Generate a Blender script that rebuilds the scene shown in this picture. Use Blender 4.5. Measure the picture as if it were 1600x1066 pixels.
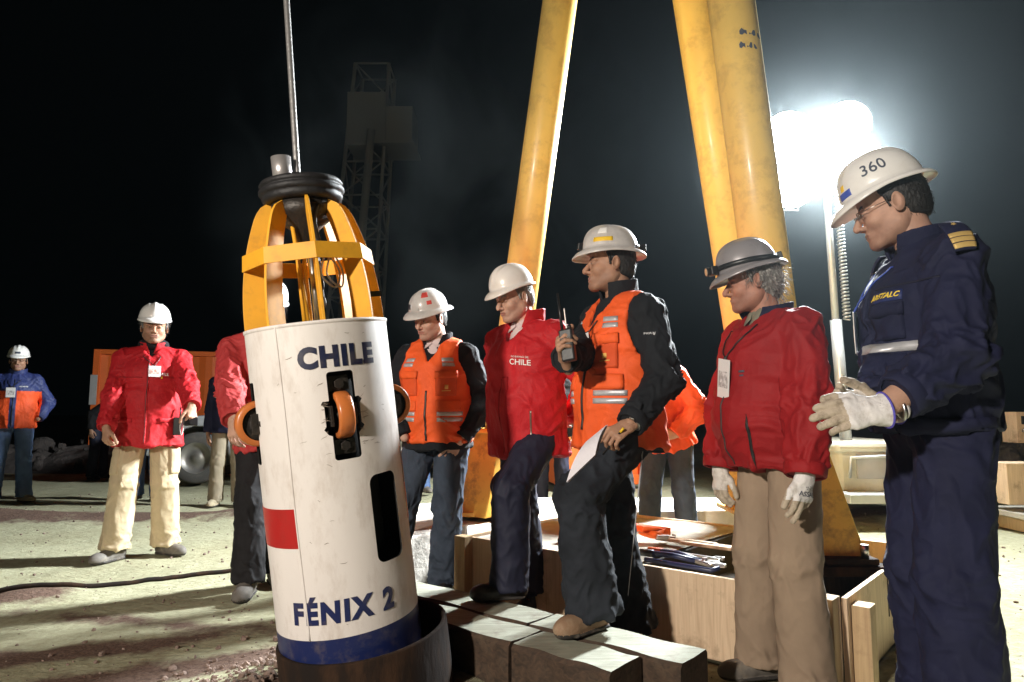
import bpy, bmesh, math, random
import numpy as np
from mathutils import Vector, Matrix, Euler
from mathutils.bvhtree import BVHTree
random.seed(7)
for o in list(bpy.data.objects): bpy.data.objects.remove(o)
SC = bpy.context.scene; COL = SC.collection
R_ = math.radians

# ------------------------------------------------------------ camera
CAM_H = 1.1; TILT = R_(6.0); FPX = 1067.0
cam_d = bpy.data.cameras.new('camera'); cam = bpy.data.objects.new('camera', cam_d); COL.objects.link(cam)
cam_d.lens = 24.0; cam_d.sensor_width = 36.0; cam_d.clip_start = 0.05; cam_d.clip_end = 600
cam.location = (0, 0, CAM_H); cam.rotation_euler = (math.pi/2+TILT, 0, 0)
SC.camera = cam

# ------------------------------------------------------------ world: night sky
W = bpy.data.worlds.new('World'); SC.world = W; W.use_nodes = True
bg = W.node_tree.nodes['Background']; bg.inputs[0].default_value = (0.25, 0.5, 0.6, 1); bg.inputs[1].default_value = 0.0012

# ------------------------------------------------------------ lights
def aim(o, tgt):
    o.rotation_euler = (Vector(tgt)-o.location).to_track_quat('-Z', 'Y').to_euler()
def spot(name, loc, tgt, power, color, size, angle=150, blend=.5):
    l = bpy.data.lights.new(name, 'SPOT'); l.energy = power; l.color = color; l.shadow_soft_size = size
    l.spot_size = R_(angle); l.spot_blend = blend
    o = bpy.data.objects.new(name, l); COL.objects.link(o); o.location = loc; aim(o, tgt); return o
# site floodlight standing left of and behind the photographer
spot('site_floodlight', (-3.3, -2.6, 3.0), (-0.1, 3.4, 0.8), 1950, (1.0, 0.915, 0.81), 0.14, 80, 1.0)
LAMP_POWER = 4000      # each of the four heads on the light tower (built further down)

# ------------------------------------------------------------ render set-up
SC.view_settings.view_transform = 'Standard'; SC.view_settings.look = 'None'
SC.view_settings.exposure = 0; SC.view_settings.gamma = 1
cy = SC.cycles
cy.use_denoising = True; cy.max_bounces = 6; cy.diffuse_bounces = 3; cy.glossy_bounces = 3
cy.transmission_bounces = 4; cy.volume_bounces = 0; cy.transparent_max_bounces = 6
cy.caustics_reflective = False; cy.caustics_refractive = False; cy.sample_clamp_indirect = 4
cy.use_adaptive_sampling = True; cy.adaptive_threshold = 0.02

# ------------------------------------------------------------ pixel helpers (photo pixels, 1600 x 1066)
def ray(px, py):
    cx = (px-800)/FPX; cyy = -(py-533)/FPX
    return Vector((cx, math.cos(TILT)-cyy*math.sin(TILT), math.sin(TILT)+cyy*math.cos(TILT)))
def P(px, py, Y):
    r = ray(px, py); r = r*(Y/r.y); return Vector((r.x, r.y, r.z+CAM_H))
def G(px, py, z=0.0):
    r = ray(px, py); r = r*((z-CAM_H)/r.z); return Vector((r.x, r.y, z))

# ------------------------------------------------------------ tagging / linking
def tag(o, label=None, cat=None, group=None, kind=None):
    if label: o['label'] = label
    if cat: o['category'] = cat
    if group: o['group'] = group
    if kind: o['kind'] = kind
    return o
def empty(name, loc=(0,0,0), rot=(0,0,0)):
    o = bpy.data.objects.new(name, None); COL.objects.link(o); o.location = loc; o.rotation_euler = rot
    o.empty_display_size = .1; return o
def link(name, me, mats, parent=None, smooth=True):
    o = bpy.data.objects.new(name, me); COL.objects.link(o)
    if not isinstance(mats, (list, tuple)): mats = [mats]
    for m in mats: me.materials.append(m)
    if smooth: me.polygons.foreach_set('use_smooth', [True]*len(me.polygons))
    if parent is not None: o.parent = parent
    return o
def mesh_np(name, V, Fc, mats, parent=None, smooth=True, midx=None):
    me = bpy.data.meshes.new(name)
    me.from_pydata([tuple(v) for v in np.asarray(V, float).tolist()], [], [tuple(f) for f in (Fc.tolist() if hasattr(Fc, 'tolist') else Fc)])
    o = link(name, me, mats, parent, smooth)
    if midx is not None: me.polygons.foreach_set('material_index', np.asarray(midx, int))
    return o
def bm_obj(name, bm, mats, parent=None, smooth=False, bevel=0):
    me = bpy.data.meshes.new(name); bmesh.ops.recalc_face_normals(bm, faces=bm.faces[:]); bm.to_mesh(me); bm.free()
    o = link(name, me, mats, parent, smooth)
    if bevel:
        m = o.modifiers.new('b', 'BEVEL'); m.width = bevel; m.segments = 2; m.limit_method = 'ANGLE'; m.angle_limit = R_(40)
    return o
def add_box(bm, c, s, M=None, mi=0):
    r = bmesh.ops.create_cube(bm, size=1)['verts']
    T = Matrix.Translation(c) @ (M.to_4x4() if M is not None else Matrix.Identity(4)) @ Matrix.Diagonal((*s, 1))
    bmesh.ops.transform(bm, matrix=T, verts=r)
    for f in {f for v in r for f in v.link_faces}: f.material_index = mi
    return r
def add_cyl(bm, a, b, r1, r2=None, seg=20, caps=True, mi=0):
    a = Vector(a); b = Vector(b); r2 = r1 if r2 is None else r2
    d = b-a; q = d.to_track_quat('Z', 'Y').to_matrix().to_4x4()
    v = bmesh.ops.create_cone(bm, cap_ends=caps, segments=seg, radius1=r1, radius2=r2, depth=d.length)['verts']
    bmesh.ops.transform(bm, matrix=Matrix.Translation((a+b)/2) @ q, verts=v)
    for f in {f for x in v for f in x.link_faces}: f.material_index = mi
    return v
def add_tube(bm, pts, r, seg=8, closed=False, mi=0):
    pts = [Vector(p) for p in pts]; n = len(pts); rings = []; up = Vector((0, 0, 1))
    prev = None
    for i, p in enumerate(pts):
        if closed: t = pts[(i+1) % n]-pts[i-1]
        else: t = pts[min(i+1, n-1)]-pts[max(i-1, 0)]
        t.normalize()
        if prev is None:
            s = t.cross(up)
            if s.length < .1: s = t.cross(Vector((1, 0, 0)))
        else: s = prev-t*prev.dot(t)
        s.normalize(); prev = s; w = t.cross(s)
        rr = r[i] if isinstance(r, (list, tuple)) else r
        rings.append([bm.verts.new(p+(s*math.cos(k*2*math.pi/seg)+w*math.sin(k*2*math.pi/seg))*rr) for k in range(seg)])
    m = n if closed else n-1
    for i in range(m):
        A = rings[i]; B = rings[(i+1) % n]
        for k in range(seg):
            f = bm.faces.new((A[k], A[(k+1) % seg], B[(k+1) % seg], B[k])); f.material_index = mi; f.smooth = True
    if not closed:
        bm.faces.new(rings[0][::-1]).material_index = mi; bm.faces.new(rings[-1]).material_index = mi
def box_obj(name, c, s, mat, parent=None, M=None, bevel=.004):
    bm = bmesh.new(); add_box(bm, c, s, M); return bm_obj(name, bm, mat, parent, False, bevel)
def cyl_obj(name, a, b, r, mat, parent=None, r2=None, seg=24, bevel=0):
    bm = bmesh.new(); add_cyl(bm, a, b, r, r2, seg)
    o = bm_obj(name, bm, mat, parent, False, bevel)
    for f in o.data.polygons: f.use_smooth = len(f.vertices) == 4
    return o
def tube_obj(name, pts, r, mat, parent=None, seg=8, closed=False):
    bm = bmesh.new(); add_tube(bm, pts, r, seg, closed); return bm_obj(name, bm, mat, parent, True)
def lathe(name, prof, mat, parent=None, seg=64, M=None, smooth=True):
    bm = bmesh.new(); rings = []
    for r, z in prof: rings.append([bm.verts.new((r*math.cos(k*2*math.pi/seg), r*math.sin(k*2*math.pi/seg), z)) for k in range(seg)])
    for A, B in zip(rings, rings[1:]):
        for k in range(seg): bm.faces.new((A[k], A[(k+1) % seg], B[(k+1) % seg], B[k]))
    if M is not None: bmesh.ops.transform(bm, matrix=M, verts=bm.verts[:])
    return bm_obj(name, bm, mat, parent, smooth)
def smooth_pts(pts, n=6):
    pts = [Vector(p) for p in pts]; out = []
    for i in range(len(pts)-1):
        p0 = pts[max(i-1, 0)]; p1 = pts[i]; p2 = pts[i+1]; p3 = pts[min(i+2, len(pts)-1)]
        for k in range(n):
            t = k/n
            out.append(.5*((2*p1)+(p2-p0)*t+(2*p0-5*p1+4*p2-p3)*t*t+(3*p1-p0-3*p2+p3)*t*t*t))
    out.append(pts[-1]); return out

# ------------------------------------------------------------ materials
def mat(name, col, rough=.7, metal=0., bump=0., bscale=60., var=0., vscale=6., col2=None, spec=.5, emis=None, estr=0, sheen=0, sss=0,
        stretch=(1,1,1), coat=0, dirt=None, dscale=4., damt=.5, bdist=.003, vcontrast=0., wr=None):
    m = bpy.data.materials.new(name); m.use_nodes = True; nt = m.node_tree; N = nt.nodes; L = nt.links
    b = N['Principled BSDF']; b.inputs['Base Color'].default_value = (*col, 1); b.inputs['Roughness'].default_value = rough
    b.inputs['Metallic'].default_value = metal; b.inputs['Specular IOR Level'].default_value = spec
    if sheen: b.inputs['Sheen Weight'].default_value = sheen
    if sss:
        b.inputs['Subsurface Weight'].default_value = sss; b.inputs['Subsurface Radius'].default_value = (.012, .005, .003); b.inputs['Subsurface Scale'].default_value = 1
    if coat: b.inputs['Coat Weight'].default_value = coat; b.inputs['Coat Roughness'].default_value = .15
    if emis: b.inputs['Emission Color'].default_value = (*emis, 1); b.inputs['Emission Strength'].default_value = estr
    tc = N.new('ShaderNodeTexCoord'); mp = N.new('ShaderNodeMapping'); mp.inputs['Scale'].default_value = stretch
    L.new(tc.outputs['Object'], mp.inputs[0])
    def noise(sc, det=4, ro=.55):
        n = N.new('ShaderNodeTexNoise'); n.inputs['Scale'].default_value = sc; n.inputs['Detail'].default_value = det; n.inputs['Roughness'].default_value = ro
        L.new(mp.outputs[0], n.inputs['Vector']); return n
    cur = None
    if var or col2:
        n = noise(vscale); r = N.new('ShaderNodeValToRGB')
        a = vcontrast/2
        r.color_ramp.elements[0].position = .3+a*.3; r.color_ramp.elements[1].position = .7-a*.3
        c2 = col2 if col2 else tuple(c*(1-var) for c in col); c1 = col if col2 else tuple(min(1, c*(1+var)) for c in col)
        r.color_ramp.elements[0].color = (*c2, 1); r.color_ramp.elements[1].color = (*c1, 1)
        L.new(n.outputs['Fac'], r.inputs[0]); cur = r.outputs[0]
    if dirt:
        n = noise(dscale, 8, .7); r = N.new('ShaderNodeValToRGB'); r.color_ramp.elements[0].position = .5; r.color_ramp.elements[1].position = .72
        r.color_ramp.elements[0].color = (0, 0, 0, 1); r.color_ramp.elements[1].color = (damt, damt, damt, 1)
        L.new(n.outputs['Fac'], r.inputs[0]); mx = N.new('ShaderNodeMix'); mx.data_type = 'RGBA'
        L.new(r.outputs[0], mx.inputs[0]); mx.inputs[6].default_value = (*col, 1); mx.inputs[7].default_value = (*dirt, 1)
        if cur: L.new(cur, mx.inputs[6])
        cur = mx.outputs[2]
    if cur: L.new(cur, b.inputs['Base Color'])
    if bump:
        prev = None
        if wr:
            for sc_, dd_, rt in ((wr[0]*.8, wr[1]*.48, .5), (wr[0]*2.1, wr[1]*.10, .9)):
                mw = N.new('ShaderNodeMapping'); mw.inputs['Scale'].default_value = (1, 1, .75); mw.inputs['Rotation'].default_value = (.3, rt, .2); L.new(tc.outputs['Object'], mw.inputs[0])
                n = N.new('ShaderNodeTexNoise'); n.inputs['Scale'].default_value = sc_; n.inputs['Detail'].default_value = 2; n.inputs['Distortion'].default_value = 1.1; L.new(mw.outputs[0], n.inputs['Vector'])
                a1 = N.new('ShaderNodeMath'); a1.operation = 'SUBTRACT'; a1.inputs[1].default_value = .5; L.new(n.outputs['Fac'], a1.inputs[0])
                a2 = N.new('ShaderNodeMath'); a2.operation = 'ABSOLUTE'; L.new(a1.outputs[0], a2.inputs[0]); a3 = N.new('ShaderNodeMath'); a3.operation = 'MULTIPLY'; a3.inputs[1].default_value = 3.2; a3.use_clamp = True; L.new(a2.outputs[0], a3.inputs[0])
                bw = N.new('ShaderNodeBump'); bw.inputs['Strength'].default_value = 1; bw.inputs['Distance'].default_value = dd_; L.new(a3.outputs[0], bw.inputs['Height'])
                if prev: L.new(prev.outputs[0], bw.inputs['Normal'])
                prev = bw
        n = noise(bscale, 5, .6); bp = N.new('ShaderNodeBump'); bp.inputs['Strength'].default_value = bump; bp.inputs['Distance'].default_value = bdist
        L.new(n.outputs['Fac'], bp.inputs['Height']); L.new(bp.outputs[0], b.inputs['Normal'])
        if prev: L.new(prev.outputs[0], bp.inputs['Normal'])
    return m
HAZE = 0.0005
# ------------------------------------------------------------ numpy noise
_rng = np.random.RandomState(3); _perm = _rng.permutation(256); _perm = np.concatenate([_perm]*4)
_g = _rng.normal(size=(256, 3)); _g /= np.linalg.norm(_g, axis=1)[:, None]
def perlin(Pn):
    Pi = np.floor(Pn).astype(int); f = Pn-Pi; u = f*f*f*(f*(f*6-15)+10); Pi &= 255; out = 0
    for dx in (0, 1):
        for dy in (0, 1):
            for dz in (0, 1):
                h = _perm[_perm[_perm[(Pi[:, 0]+dx) & 255]+((Pi[:, 1]+dy) & 255)]+((Pi[:, 2]+dz) & 255)]
                d = ((f-np.array([dx, dy, dz]))*_g[h]).sum(1)
                w = (u[:, 0] if dx else 1-u[:, 0])*(u[:, 1] if dy else 1-u[:, 1])*(u[:, 2] if dz else 1-u[:, 2])
                out = out+w*d
    return out*1.6
def fbm(Pn, o=3):
    s = 0; a = 1
    for i in range(o): s = s+a*perlin(Pn*(2**i)+i*17.3); a *= .5
    return s
# ------------------------------------------------------------ implicit shapes
def nv(v):
    v = np.asarray(v, float); return v/(np.linalg.norm(v)+1e-12)
def smin(a, b, k):
    if k <= 0: return np.minimum(a, b)
    h = np.clip(.5+.5*(b-a)/k, 0, 1); return b*(1-h)+a*h-k*h*(1-h)
def E(c, r, R=None):
    c = np.asarray(c, float); r = np.asarray(r, float)*np.ones(3)
    def f(X):
        q = X-c
        if R is not None: q = q@R
        k0 = np.linalg.norm(q/r, axis=1); k1 = np.linalg.norm(q/(r*r), axis=1)+1e-9
        return k0*(k0-1)/k1
    return f
def C(a, b, ra, rb, side=(1, 0, 0), capa=None, capb=None):
    a = np.asarray(a, float); b = np.asarray(b, float); ab = b-a; L = np.linalg.norm(ab)+1e-9; ax = ab/L
    s = np.asarray(side, float); s = s-ax*(s@ax)
    if np.linalg.norm(s) < 1e-3: s = np.cross(ax, [0.3, 1, 0])
    s = nv(s); fr = np.cross(ax, s)
    ra = np.ones(2)*ra; rb = np.ones(2)*rb
    def f(X):
        q = X-a; t = np.clip(q@ax/L, 0, 1); o = q-np.outer(t*L, ax)
        rs = ra[0]+(rb[0]-ra[0])*t; rf = ra[1]+(rb[1]-ra[1])*t; rm = np.minimum(rs, rf)
        x = o@s; y = o@fr; z = o@ax
        k0 = np.sqrt((x/rs)**2+(y/rf)**2+(z/rm)**2); k1 = np.sqrt((x/rs**2)**2+(y/rf**2)**2+(z/rm**2)**2)+1e-9
        d = k0*(k0-1)/k1
        if capa is not None: d = np.maximum(d, -(q@ax)-capa)
        if capb is not None: d = np.maximum(d, (q@ax-L)-capb)
        return d
    return f
def HS(p, n):                      # half-space: inside where (X-p).n < 0
    p = np.asarray(p, float); n = nv(n); return lambda X: (X-p)@n
def BX(c, h, R=None, rd=0.):
    c = np.asarray(c, float); h = np.asarray(h, float)-rd
    def f(X):
        q = X-c
        if R is not None: q = q@R
        q = np.abs(q)-h
        return np.linalg.norm(np.maximum(q, 0), axis=1)+np.minimum(q.max(1), 0)-rd
    return f
def field(ops):
    def f(X):
        d = None
        for op, g, k in ops:
            v = g(X)
            if d is None: d = v
            elif op == '+': d = smin(d, v, k)
            elif op == '-': d = -smin(-d, v, k)
            else: d = -smin(-d, -v, k)
        return d
    return f
def surfnet(f, lo, hi, h):
    lo = np.asarray(lo, float); hi = np.asarray(hi, float); n = np.ceil((hi-lo)/h).astype(int)+1; c = 4
    nc = n//c+2
    g = np.stack(np.meshgrid(*[np.arange(k)*c*h+lo[i] for i, k in enumerate(nc)], indexing='ij'), -1).reshape(-1, 3)
    Dc = f(g).reshape(nc)
    ix = [(np.arange(n[i])+c//2)//c for i in range(3)]
    D = Dc[np.ix_(*ix)].astype(float).copy()
    m = np.abs(D) < 7*h
    I = np.argwhere(m); 
    D[m] = f(I*h+lo)
    ins = D < 0
    cnt = np.zeros(n-1, int)
    cor = [(i, j, k) for i in (0, 1) for j in (0, 1) for k in (0, 1)]
    for i, j, k in cor: cnt += ins[i:n[0]-1+i, j:n[1]-1+j, k:n[2]-1+k]
    A = np.argwhere((cnt > 0) & (cnt < 8)); 
    if not len(A): return np.zeros((0, 3)), np.zeros((0, 4), int)
    acc = np.zeros((len(A), 3)); w = np.zeros(len(A))
    for a in cor:
        for ax in range(3):
            if a[ax]: continue
            b = list(a); b[ax] = 1
            va = D[A[:, 0]+a[0], A[:, 1]+a[1], A[:, 2]+a[2]]; vb = D[A[:, 0]+b[0], A[:, 1]+b[1], A[:, 2]+b[2]]
            x = (va < 0) != (vb < 0); t = np.where(x, va/np.where(va == vb, 1, va-vb), 0)
            p = np.repeat(np.array(a, float)[None], len(A), 0); p[:, ax] += t
            acc += p*x[:, None]; w += x
    V = (A+acc/w[:, None])*h+lo
    idx = -np.ones(n-1, int); idx[A[:, 0], A[:, 1], A[:, 2]] = np.arange(len(A))
    Fs = []
    for ax in range(3):
        s1 = [slice(None)]*3; s2 = [slice(None)]*3; s1[ax] = slice(0, n[ax]-1); s2[ax] = slice(1, n[ax])
        ch = ins[tuple(s1)] != ins[tuple(s2)]; Q = np.argwhere(ch)
        o1, o2 = (ax+1) % 3, (ax+2) % 3
        ok = (Q[:, o1] > 0) & (Q[:, o2] > 0) & (Q[:, o1] < n[o1]-1) & (Q[:, o2] < n[o2]-1); Q = Q[ok]
        cc = []
        for d1, d2 in ((-1, -1), (0, -1), (0, 0), (-1, 0)):
            q = Q.copy(); q[:, o1] += d1; q[:, o2] += d2; cc.append(idx[q[:, 0], q[:, 1], q[:, 2]])
        Fq = np.stack(cc, 1); sgn = ins[tuple(s1)][tuple(Q.T)]
        Fq[~sgn] = Fq[~sgn][:, ::-1]; Fs.append(Fq)
    Fc = np.concatenate(Fs); Fc = Fc[(Fc >= 0).all(1)]
    return V, Fc
def grad(f, V, e=.003):
    N = np.zeros_like(V)
    for s in ((1, -1, -1), (-1, -1, 1), (-1, 1, -1), (1, 1, 1)):
        s = np.array(s, float); N += s[None]*f(V+s*e)[:, None]
    return N/(np.linalg.norm(N, axis=1)[:, None]+1e-9)
def folds(V, segs, seed=0., shift=None):
    """creases that run across each limb; segs: (a, b, amp, amp at a, amp at b, axial freq, around freq)"""
    W = []; S = []
    for a, b, amp, ja, jb, fa, fc in segs:
        a = np.asarray(a, float); b = np.asarray(b, float); ab = b-a; L = np.linalg.norm(ab); ax = ab/L
        q = V-a; z = q@ax; t = np.clip(z/L, 0, 1); o = q-np.outer(t*L, ax); r = np.linalg.norm(o, axis=1)+1e-6
        u = nv(np.cross(ax, [.2, .9, .3])); w = np.cross(ax, u)
        cx = (o@u)/r; cyy = (o@w)/r
        am = amp+ja*np.exp(-((z)/.075)**2)+jb*np.exp(-((z-L)/.075)**2)
        wob = fbm(np.stack([cx*.9+seed, cyy*.9, z*4], 1), 2)*.8
        n1 = perlin(np.stack([z*fa+wob+seed*3.1, cx*fc+seed, cyy*fc], 1)); n2 = perlin(np.stack([z*fa*2.1+wob*1.5+7+seed, cx*fc*1.5, cyy*fc*1.5+seed], 1))
        r1 = np.sqrt(n1*n1+.0012)-.034; r2 = np.sqrt(n2*n2+.002)-.044
        rd = (1-np.minimum(1, r1*2.2))**1.5+.42*(1-np.minimum(1, r2*2.4))**1.6+.30*perlin(np.stack([cx*1.3+seed, cyy*1.3, z*4], 1))
        S.append(am*(rd-.5)); W.append(np.exp(-np.maximum(r+np.maximum(0, -z)+np.maximum(0, z-L), 0)/.04))
    W = np.array(W)+1e-12; S = np.array(S); return (W*S).sum(0)/W.sum(0)
def bvh_of(V, Fc): return BVHTree.FromPolygons([tuple(v) for v in V.tolist()], [tuple(f) for f in Fc.tolist()])
def grid_patch(name, hitf, nu, nv_, off, mat_, parent, thick=.003, keep=None):
    """a strip of cloth laid on a garment; hitf(u,v) -> point, normal"""
    bm = bmesh.new(); G1 = {}; G0 = {}
    for i in range(nu+1):
        for j in range(nv_+1):
            r = hitf(i/nu, j/nv_)
            if r is None: continue
            p, n = r; G1[i, j] = bm.verts.new(p+n*off); 
            if i in (0, nu) or j in (0, nv_): G0[i, j] = bm.verts.new(p+n*(off-thick-.004))
    for i in range(nu):
        for j in range(nv_):
            k = [(i, j), (i+1, j), (i+1, j+1), (i, j+1)]
            if keep and not keep((i+.5)/nu, (j+.5)/nv_): continue
            if all(x in G1 for x in k): bm.faces.new([G1[x] for x in k])
    if not keep:
        loop = [(i, 0) for i in range(nu)]+[(nu, j) for j in range(nv_)]+[(i, nv_) for i in range(nu, 0, -1)]+[(0, j) for j in range(nv_, 0, -1)]
        for a, b in zip(loop, loop[1:]+loop[:1]):
            if all(x in G1 and x in G0 for x in (a, b)): bm.faces.new([G1[b], G1[a], G0[a], G0[b]])
    for v in [v for v in bm.verts if not v.link_faces]: bm.verts.remove(v)
    return bm_obj(name, bm, mat_, parent, True)
def text_mesh(body, size, extr=0., bold=0., xs=1., shear=0., space=1.):
    cu = bpy.data.curves.new('t', 'FONT'); cu.body = body; cu.size = size; cu.offset = bold; cu.extrude = extr; cu.shear = shear
    cu.align_x = 'CENTER'; cu.align_y = 'CENTER'; cu.space_character = space; cu.resolution_u = 4
    o = bpy.data.objects.new('t', cu); COL.objects.link(o); bpy.context.view_layer.update()
    me = bpy.data.meshes.new_from_object(o.evaluated_get(bpy.context.evaluated_depsgraph_get()))
    bpy.data.objects.remove(o); bm = bmesh.new(); bm.from_mesh(me); bpy.data.meshes.remove(me)
    for v in bm.verts: v.co.x *= xs
    return bm
def slice_bm(bm, step, axis=0):
    xs = [v.co[axis] for v in bm.verts]; x = min(xs)+step; n = Vector((0, 0, 0)); n[axis] = 1
    while x < max(xs):
        c = Vector((0, 0, 0)); c[axis] = x
        bmesh.ops.bisect_plane(bm, geom=bm.verts[:]+bm.edges[:]+bm.faces[:], plane_co=c, plane_no=n); x += step
M_ = {}
M_['skin'] = mat('skin', (.47, .27, .19), .62, bump=.55, bscale=130, var=.12, vscale=14, sss=.08, bdist=.0022)
M_['skin_tan'] = mat('skin_tan', (.38, .205, .13), .62, bump=.55, bscale=130, var=.14, vscale=14, sss=.06, bdist=.0022)
M_['skin_pale'] = mat('skin_pale', (.52, .31, .23), .62, bump=.55, bscale=130, var=.14, vscale=16, sss=.08, bdist=.0022)
M_['skin_red'] = mat('skin_red', (.40, .19, .13), .62, bump=.55, bscale=130, var=.16, vscale=16, sss=.06, bdist=.0022)
for k_ in ('skin', 'skin_tan', 'skin_pale', 'skin_red'):       # stubble and darker lids, by the face's own vertex weight
    nt_ = M_[k_].node_tree; b_ = nt_.nodes['Principled BSDF']; a_ = nt_.nodes.new('ShaderNodeAttribute'); a_.attribute_name = 'tone'; mx_ = nt_.nodes.new('ShaderNodeMix'); mx_.data_type = 'RGBA'; mx_.blend_type = 'MULTIPLY'
    src_ = b_.inputs['Base Color'].links[0].from_socket; nt_.links.new(src_, mx_.inputs[6]); mx_.inputs[7].default_value = (.30, .24, .24, 1); nt_.links.new(a_.outputs['Fac'], mx_.inputs[0]); nt_.links.new(mx_.outputs[2], b_.inputs['Base Color'])
M_['lip'] = mat('lip', (.31, .145, .115), .45, bump=.2)
M_['eye'] = mat('eye_white', (.6, .57, .54), .2); M_['iris'] = mat('iris', (.03, .018, .012), .15)
M_['hair_dark'] = mat('hair_dark', (.012, .010, .009), .55, bump=.8, bscale=250, stretch=(1, 1, .3))
M_['hair_grey'] = mat('hair_grey', (.22, .21, .20), .6, bump=1, bscale=220, stretch=(1, 1, .3), col2=(.06, .055, .05), vscale=60)
M_['hair_brown'] = mat('hair_brown', (.07, .055, .045), .6, bump=1, bscale=220, stretch=(1, 1, .3), col2=(.02, .015, .012), vscale=60)
M_['hair_white'] = mat('hair_white', (.34, .33, .31), .6, bump=1, bscale=220, stretch=(1, 1, .3), col2=(.14, .13, .12), vscale=60)
cl = dict(sheen=.15, bscale=420, bump=.35, bdist=.0015)
M_['red'] = mat('red_nylon', (.46, .012, .018), .66, var=.10, vscale=5, bump=.5, bscale=45, bdist=.006, spec=.3, wr=(7, .011))
M_['red_dull'] = mat('red_cotton', (.42, .030, .030), .75, var=.12, vscale=5, bump=.45, bscale=80, bdist=.003, wr=(7, .010))
M_['red_deep'] = mat('red_polyester', (.27, .005, .007), .72, var=.12, vscale=5, bump=.4, bscale=40, bdist=.006, spec=.35, wr=(6, .010))
M_['orange_vest'] = mat('orange_vest', (.80, .10, .012), .72, var=.10, vscale=8, bump=.4, bscale=120, bdist=.003, wr=(8, .008))
M_['orange_jacket'] = mat('orange_jacket', (.78, .085, .014), .7, var=.12, vscale=6, bump=.4, bscale=80, bdist=.004, wr=(6, .012))
M_['orange_pocket'] = mat('orange_pocket', (.66, .075, .010), .75, var=.10, vscale=8, bump=.4, bscale=120, bdist=.002)
M_['black_fleece'] = mat('black_fleece', (.012, .013, .016), .85, var=.2, bump=.5, bscale=300, bdist=.002, spec=.25, wr=(6, .010))
M_['navy_cotton'] = mat('navy_cotton', (.012, .014, .042), .8, var=.15, vscale=9, bump=.4, bscale=350, bdist=.0015, spec=.3, wr=(6, .013))
M_['navy_nylon'] = mat('navy_nylon', (.020, .032, .13), .6, var=.15, vscale=9, bump=.4, bscale=90, bdist=.003, wr=(7, .010))
M_['navy_dress'] = mat('navy_dress', (.014, .015, .032), .7, var=.1, bump=.25, bscale=400, bdist=.001, spec=.3, wr=(5, .009))
M_['jeans'] = mat('jeans', (.045, .058, .082), .85, var=.28, vscale=7, bump=.5, bscale=500, bdist=.001, spec=.2, wr=(7, .009))
M_['jeans_dark'] = mat('jeans_dark', (.019, .022, .028), .85, var=.35, vscale=6, bump=.5, bscale=500, bdist=.001, spec=.2, wr=(7, .010))
M_['jeans_blue'] = mat('jeans_blue', (.085, .135, .26), .85, var=.25, vscale=6, bump=.5, bscale=500, bdist=.001, spec=.2, wr=(7, .009))
M_['khaki'] = mat('khaki', (.50, .40, .26), .85, var=.10, vscale=6, bump=.4, bscale=400, bdist=.001, spec=.2, wr=(6, .010))
M_['tan_wool'] = mat('tan_trousers', (.30, .22, .155), .85, var=.10, vscale=6, bump=.4, bscale=400, bdist=.001, spec=.2, wr=(5, .007))
M_['olive'] = mat('olive_trousers', (.25, .21, .15), .85, var=.1, spec=.2)
M_['black_cotton'] = mat('black_cotton', (.012, .011, .012), .8, var=.2, bump=.3, bscale=400, bdist=.001, spec=.25, wr=(6, .010))
M_['shirt_pink'] = mat('pale_pink_shirt', (.62, .50, .50), .8, bump=.3, bscale=500, bdist=.001)
M_['shirt_white'] = mat('white_shirt', (.72, .70, .68), .8, bump=.3, bscale=500, bdist=.001)
M_['shirt_grey'] = mat('olive_shirt', (.20, .19, .14), .8, bump=.3, bscale=500, bdist=.001)
M_['boot_grey'] = mat('dusty_boot', (.13, .115, .10), .75, dirt=(.32, .27, .2), dscale=12, bump=.4, bscale=90)
M_['boot_tan'] = mat('tan_boot', (.26, .155, .09), .8, dirt=(.38, .30, .20), dscale=14, bump=.5, bscale=120)
M_['boot_black'] = mat('black_boot', (.018, .015, .014), .42, dirt=(.14, .10, .07), dscale=14, damt=.6, bump=.3, bscale=120)
M_['boot_beige'] = mat('beige_boot', (.36, .30, .20), .8, dirt=(.2, .16, .11), dscale=14, bump=.4)
M_['sole'] = mat('boot_sole', (.035, .03, .027), .85, dirt=(.3, .25, .18), dscale=20)
M_['lace_red'] = mat('red_lace', (.25, .05, .035), .8); M_['lace'] = mat('brown_lace', (.10, .07, .05), .8)
M_['glove'] = mat('glove', (.66, .61, .56), .8, dirt=(.20, .14, .09), dscale=18, damt=.75, bump=.4, bscale=150, bdist=.002, wr=(22, .004))
M_['glove_clean'] = mat('glove_clean', (.72, .69, .68), .75, dirt=(.30, .23, .15), dscale=13, damt=.8, bump=.4, bscale=150, bdist=.002, wr=(22, .004))
M_['trim_blue'] = mat('blue_trim', (.09, .07, .42), .7)
M_['hel_white'] = mat('helmet_white', (.80, .78, .75), .28, var=.03, coat=.3, dirt=(.5, .45, .38), dscale=9, damt=.25)
M_['hel_cream'] = mat('helmet_cream', (.74, .70, .67), .3, coat=.3, dirt=(.45, .40, .34), dscale=9, damt=.35)
M_['hel_grey'] = mat('helmet_grey', (.55, .52, .50), .35, coat=.2, dirt=(.30, .27, .25), dscale=9, damt=.5)
M_['hel_metal'] = mat('helmet_dull_metal', (.30, .28, .29), .33, metal=.25, coat=.1, dirt=(.16, .15, .15), dscale=9, damt=.5)
M_['black_plastic'] = mat('black_plastic', (.012, .012, .013), .38, bump=.1)
M_['black_rubber'] = mat('black_rubber', (.010, .009, .010), .6, bump=.6, bscale=40, bdist=.006, dirt=(.03, .026, .024), dscale=10)
M_['lens'] = mat('lamp_lens', (.5, .5, .5), .1, metal=.6)
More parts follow.
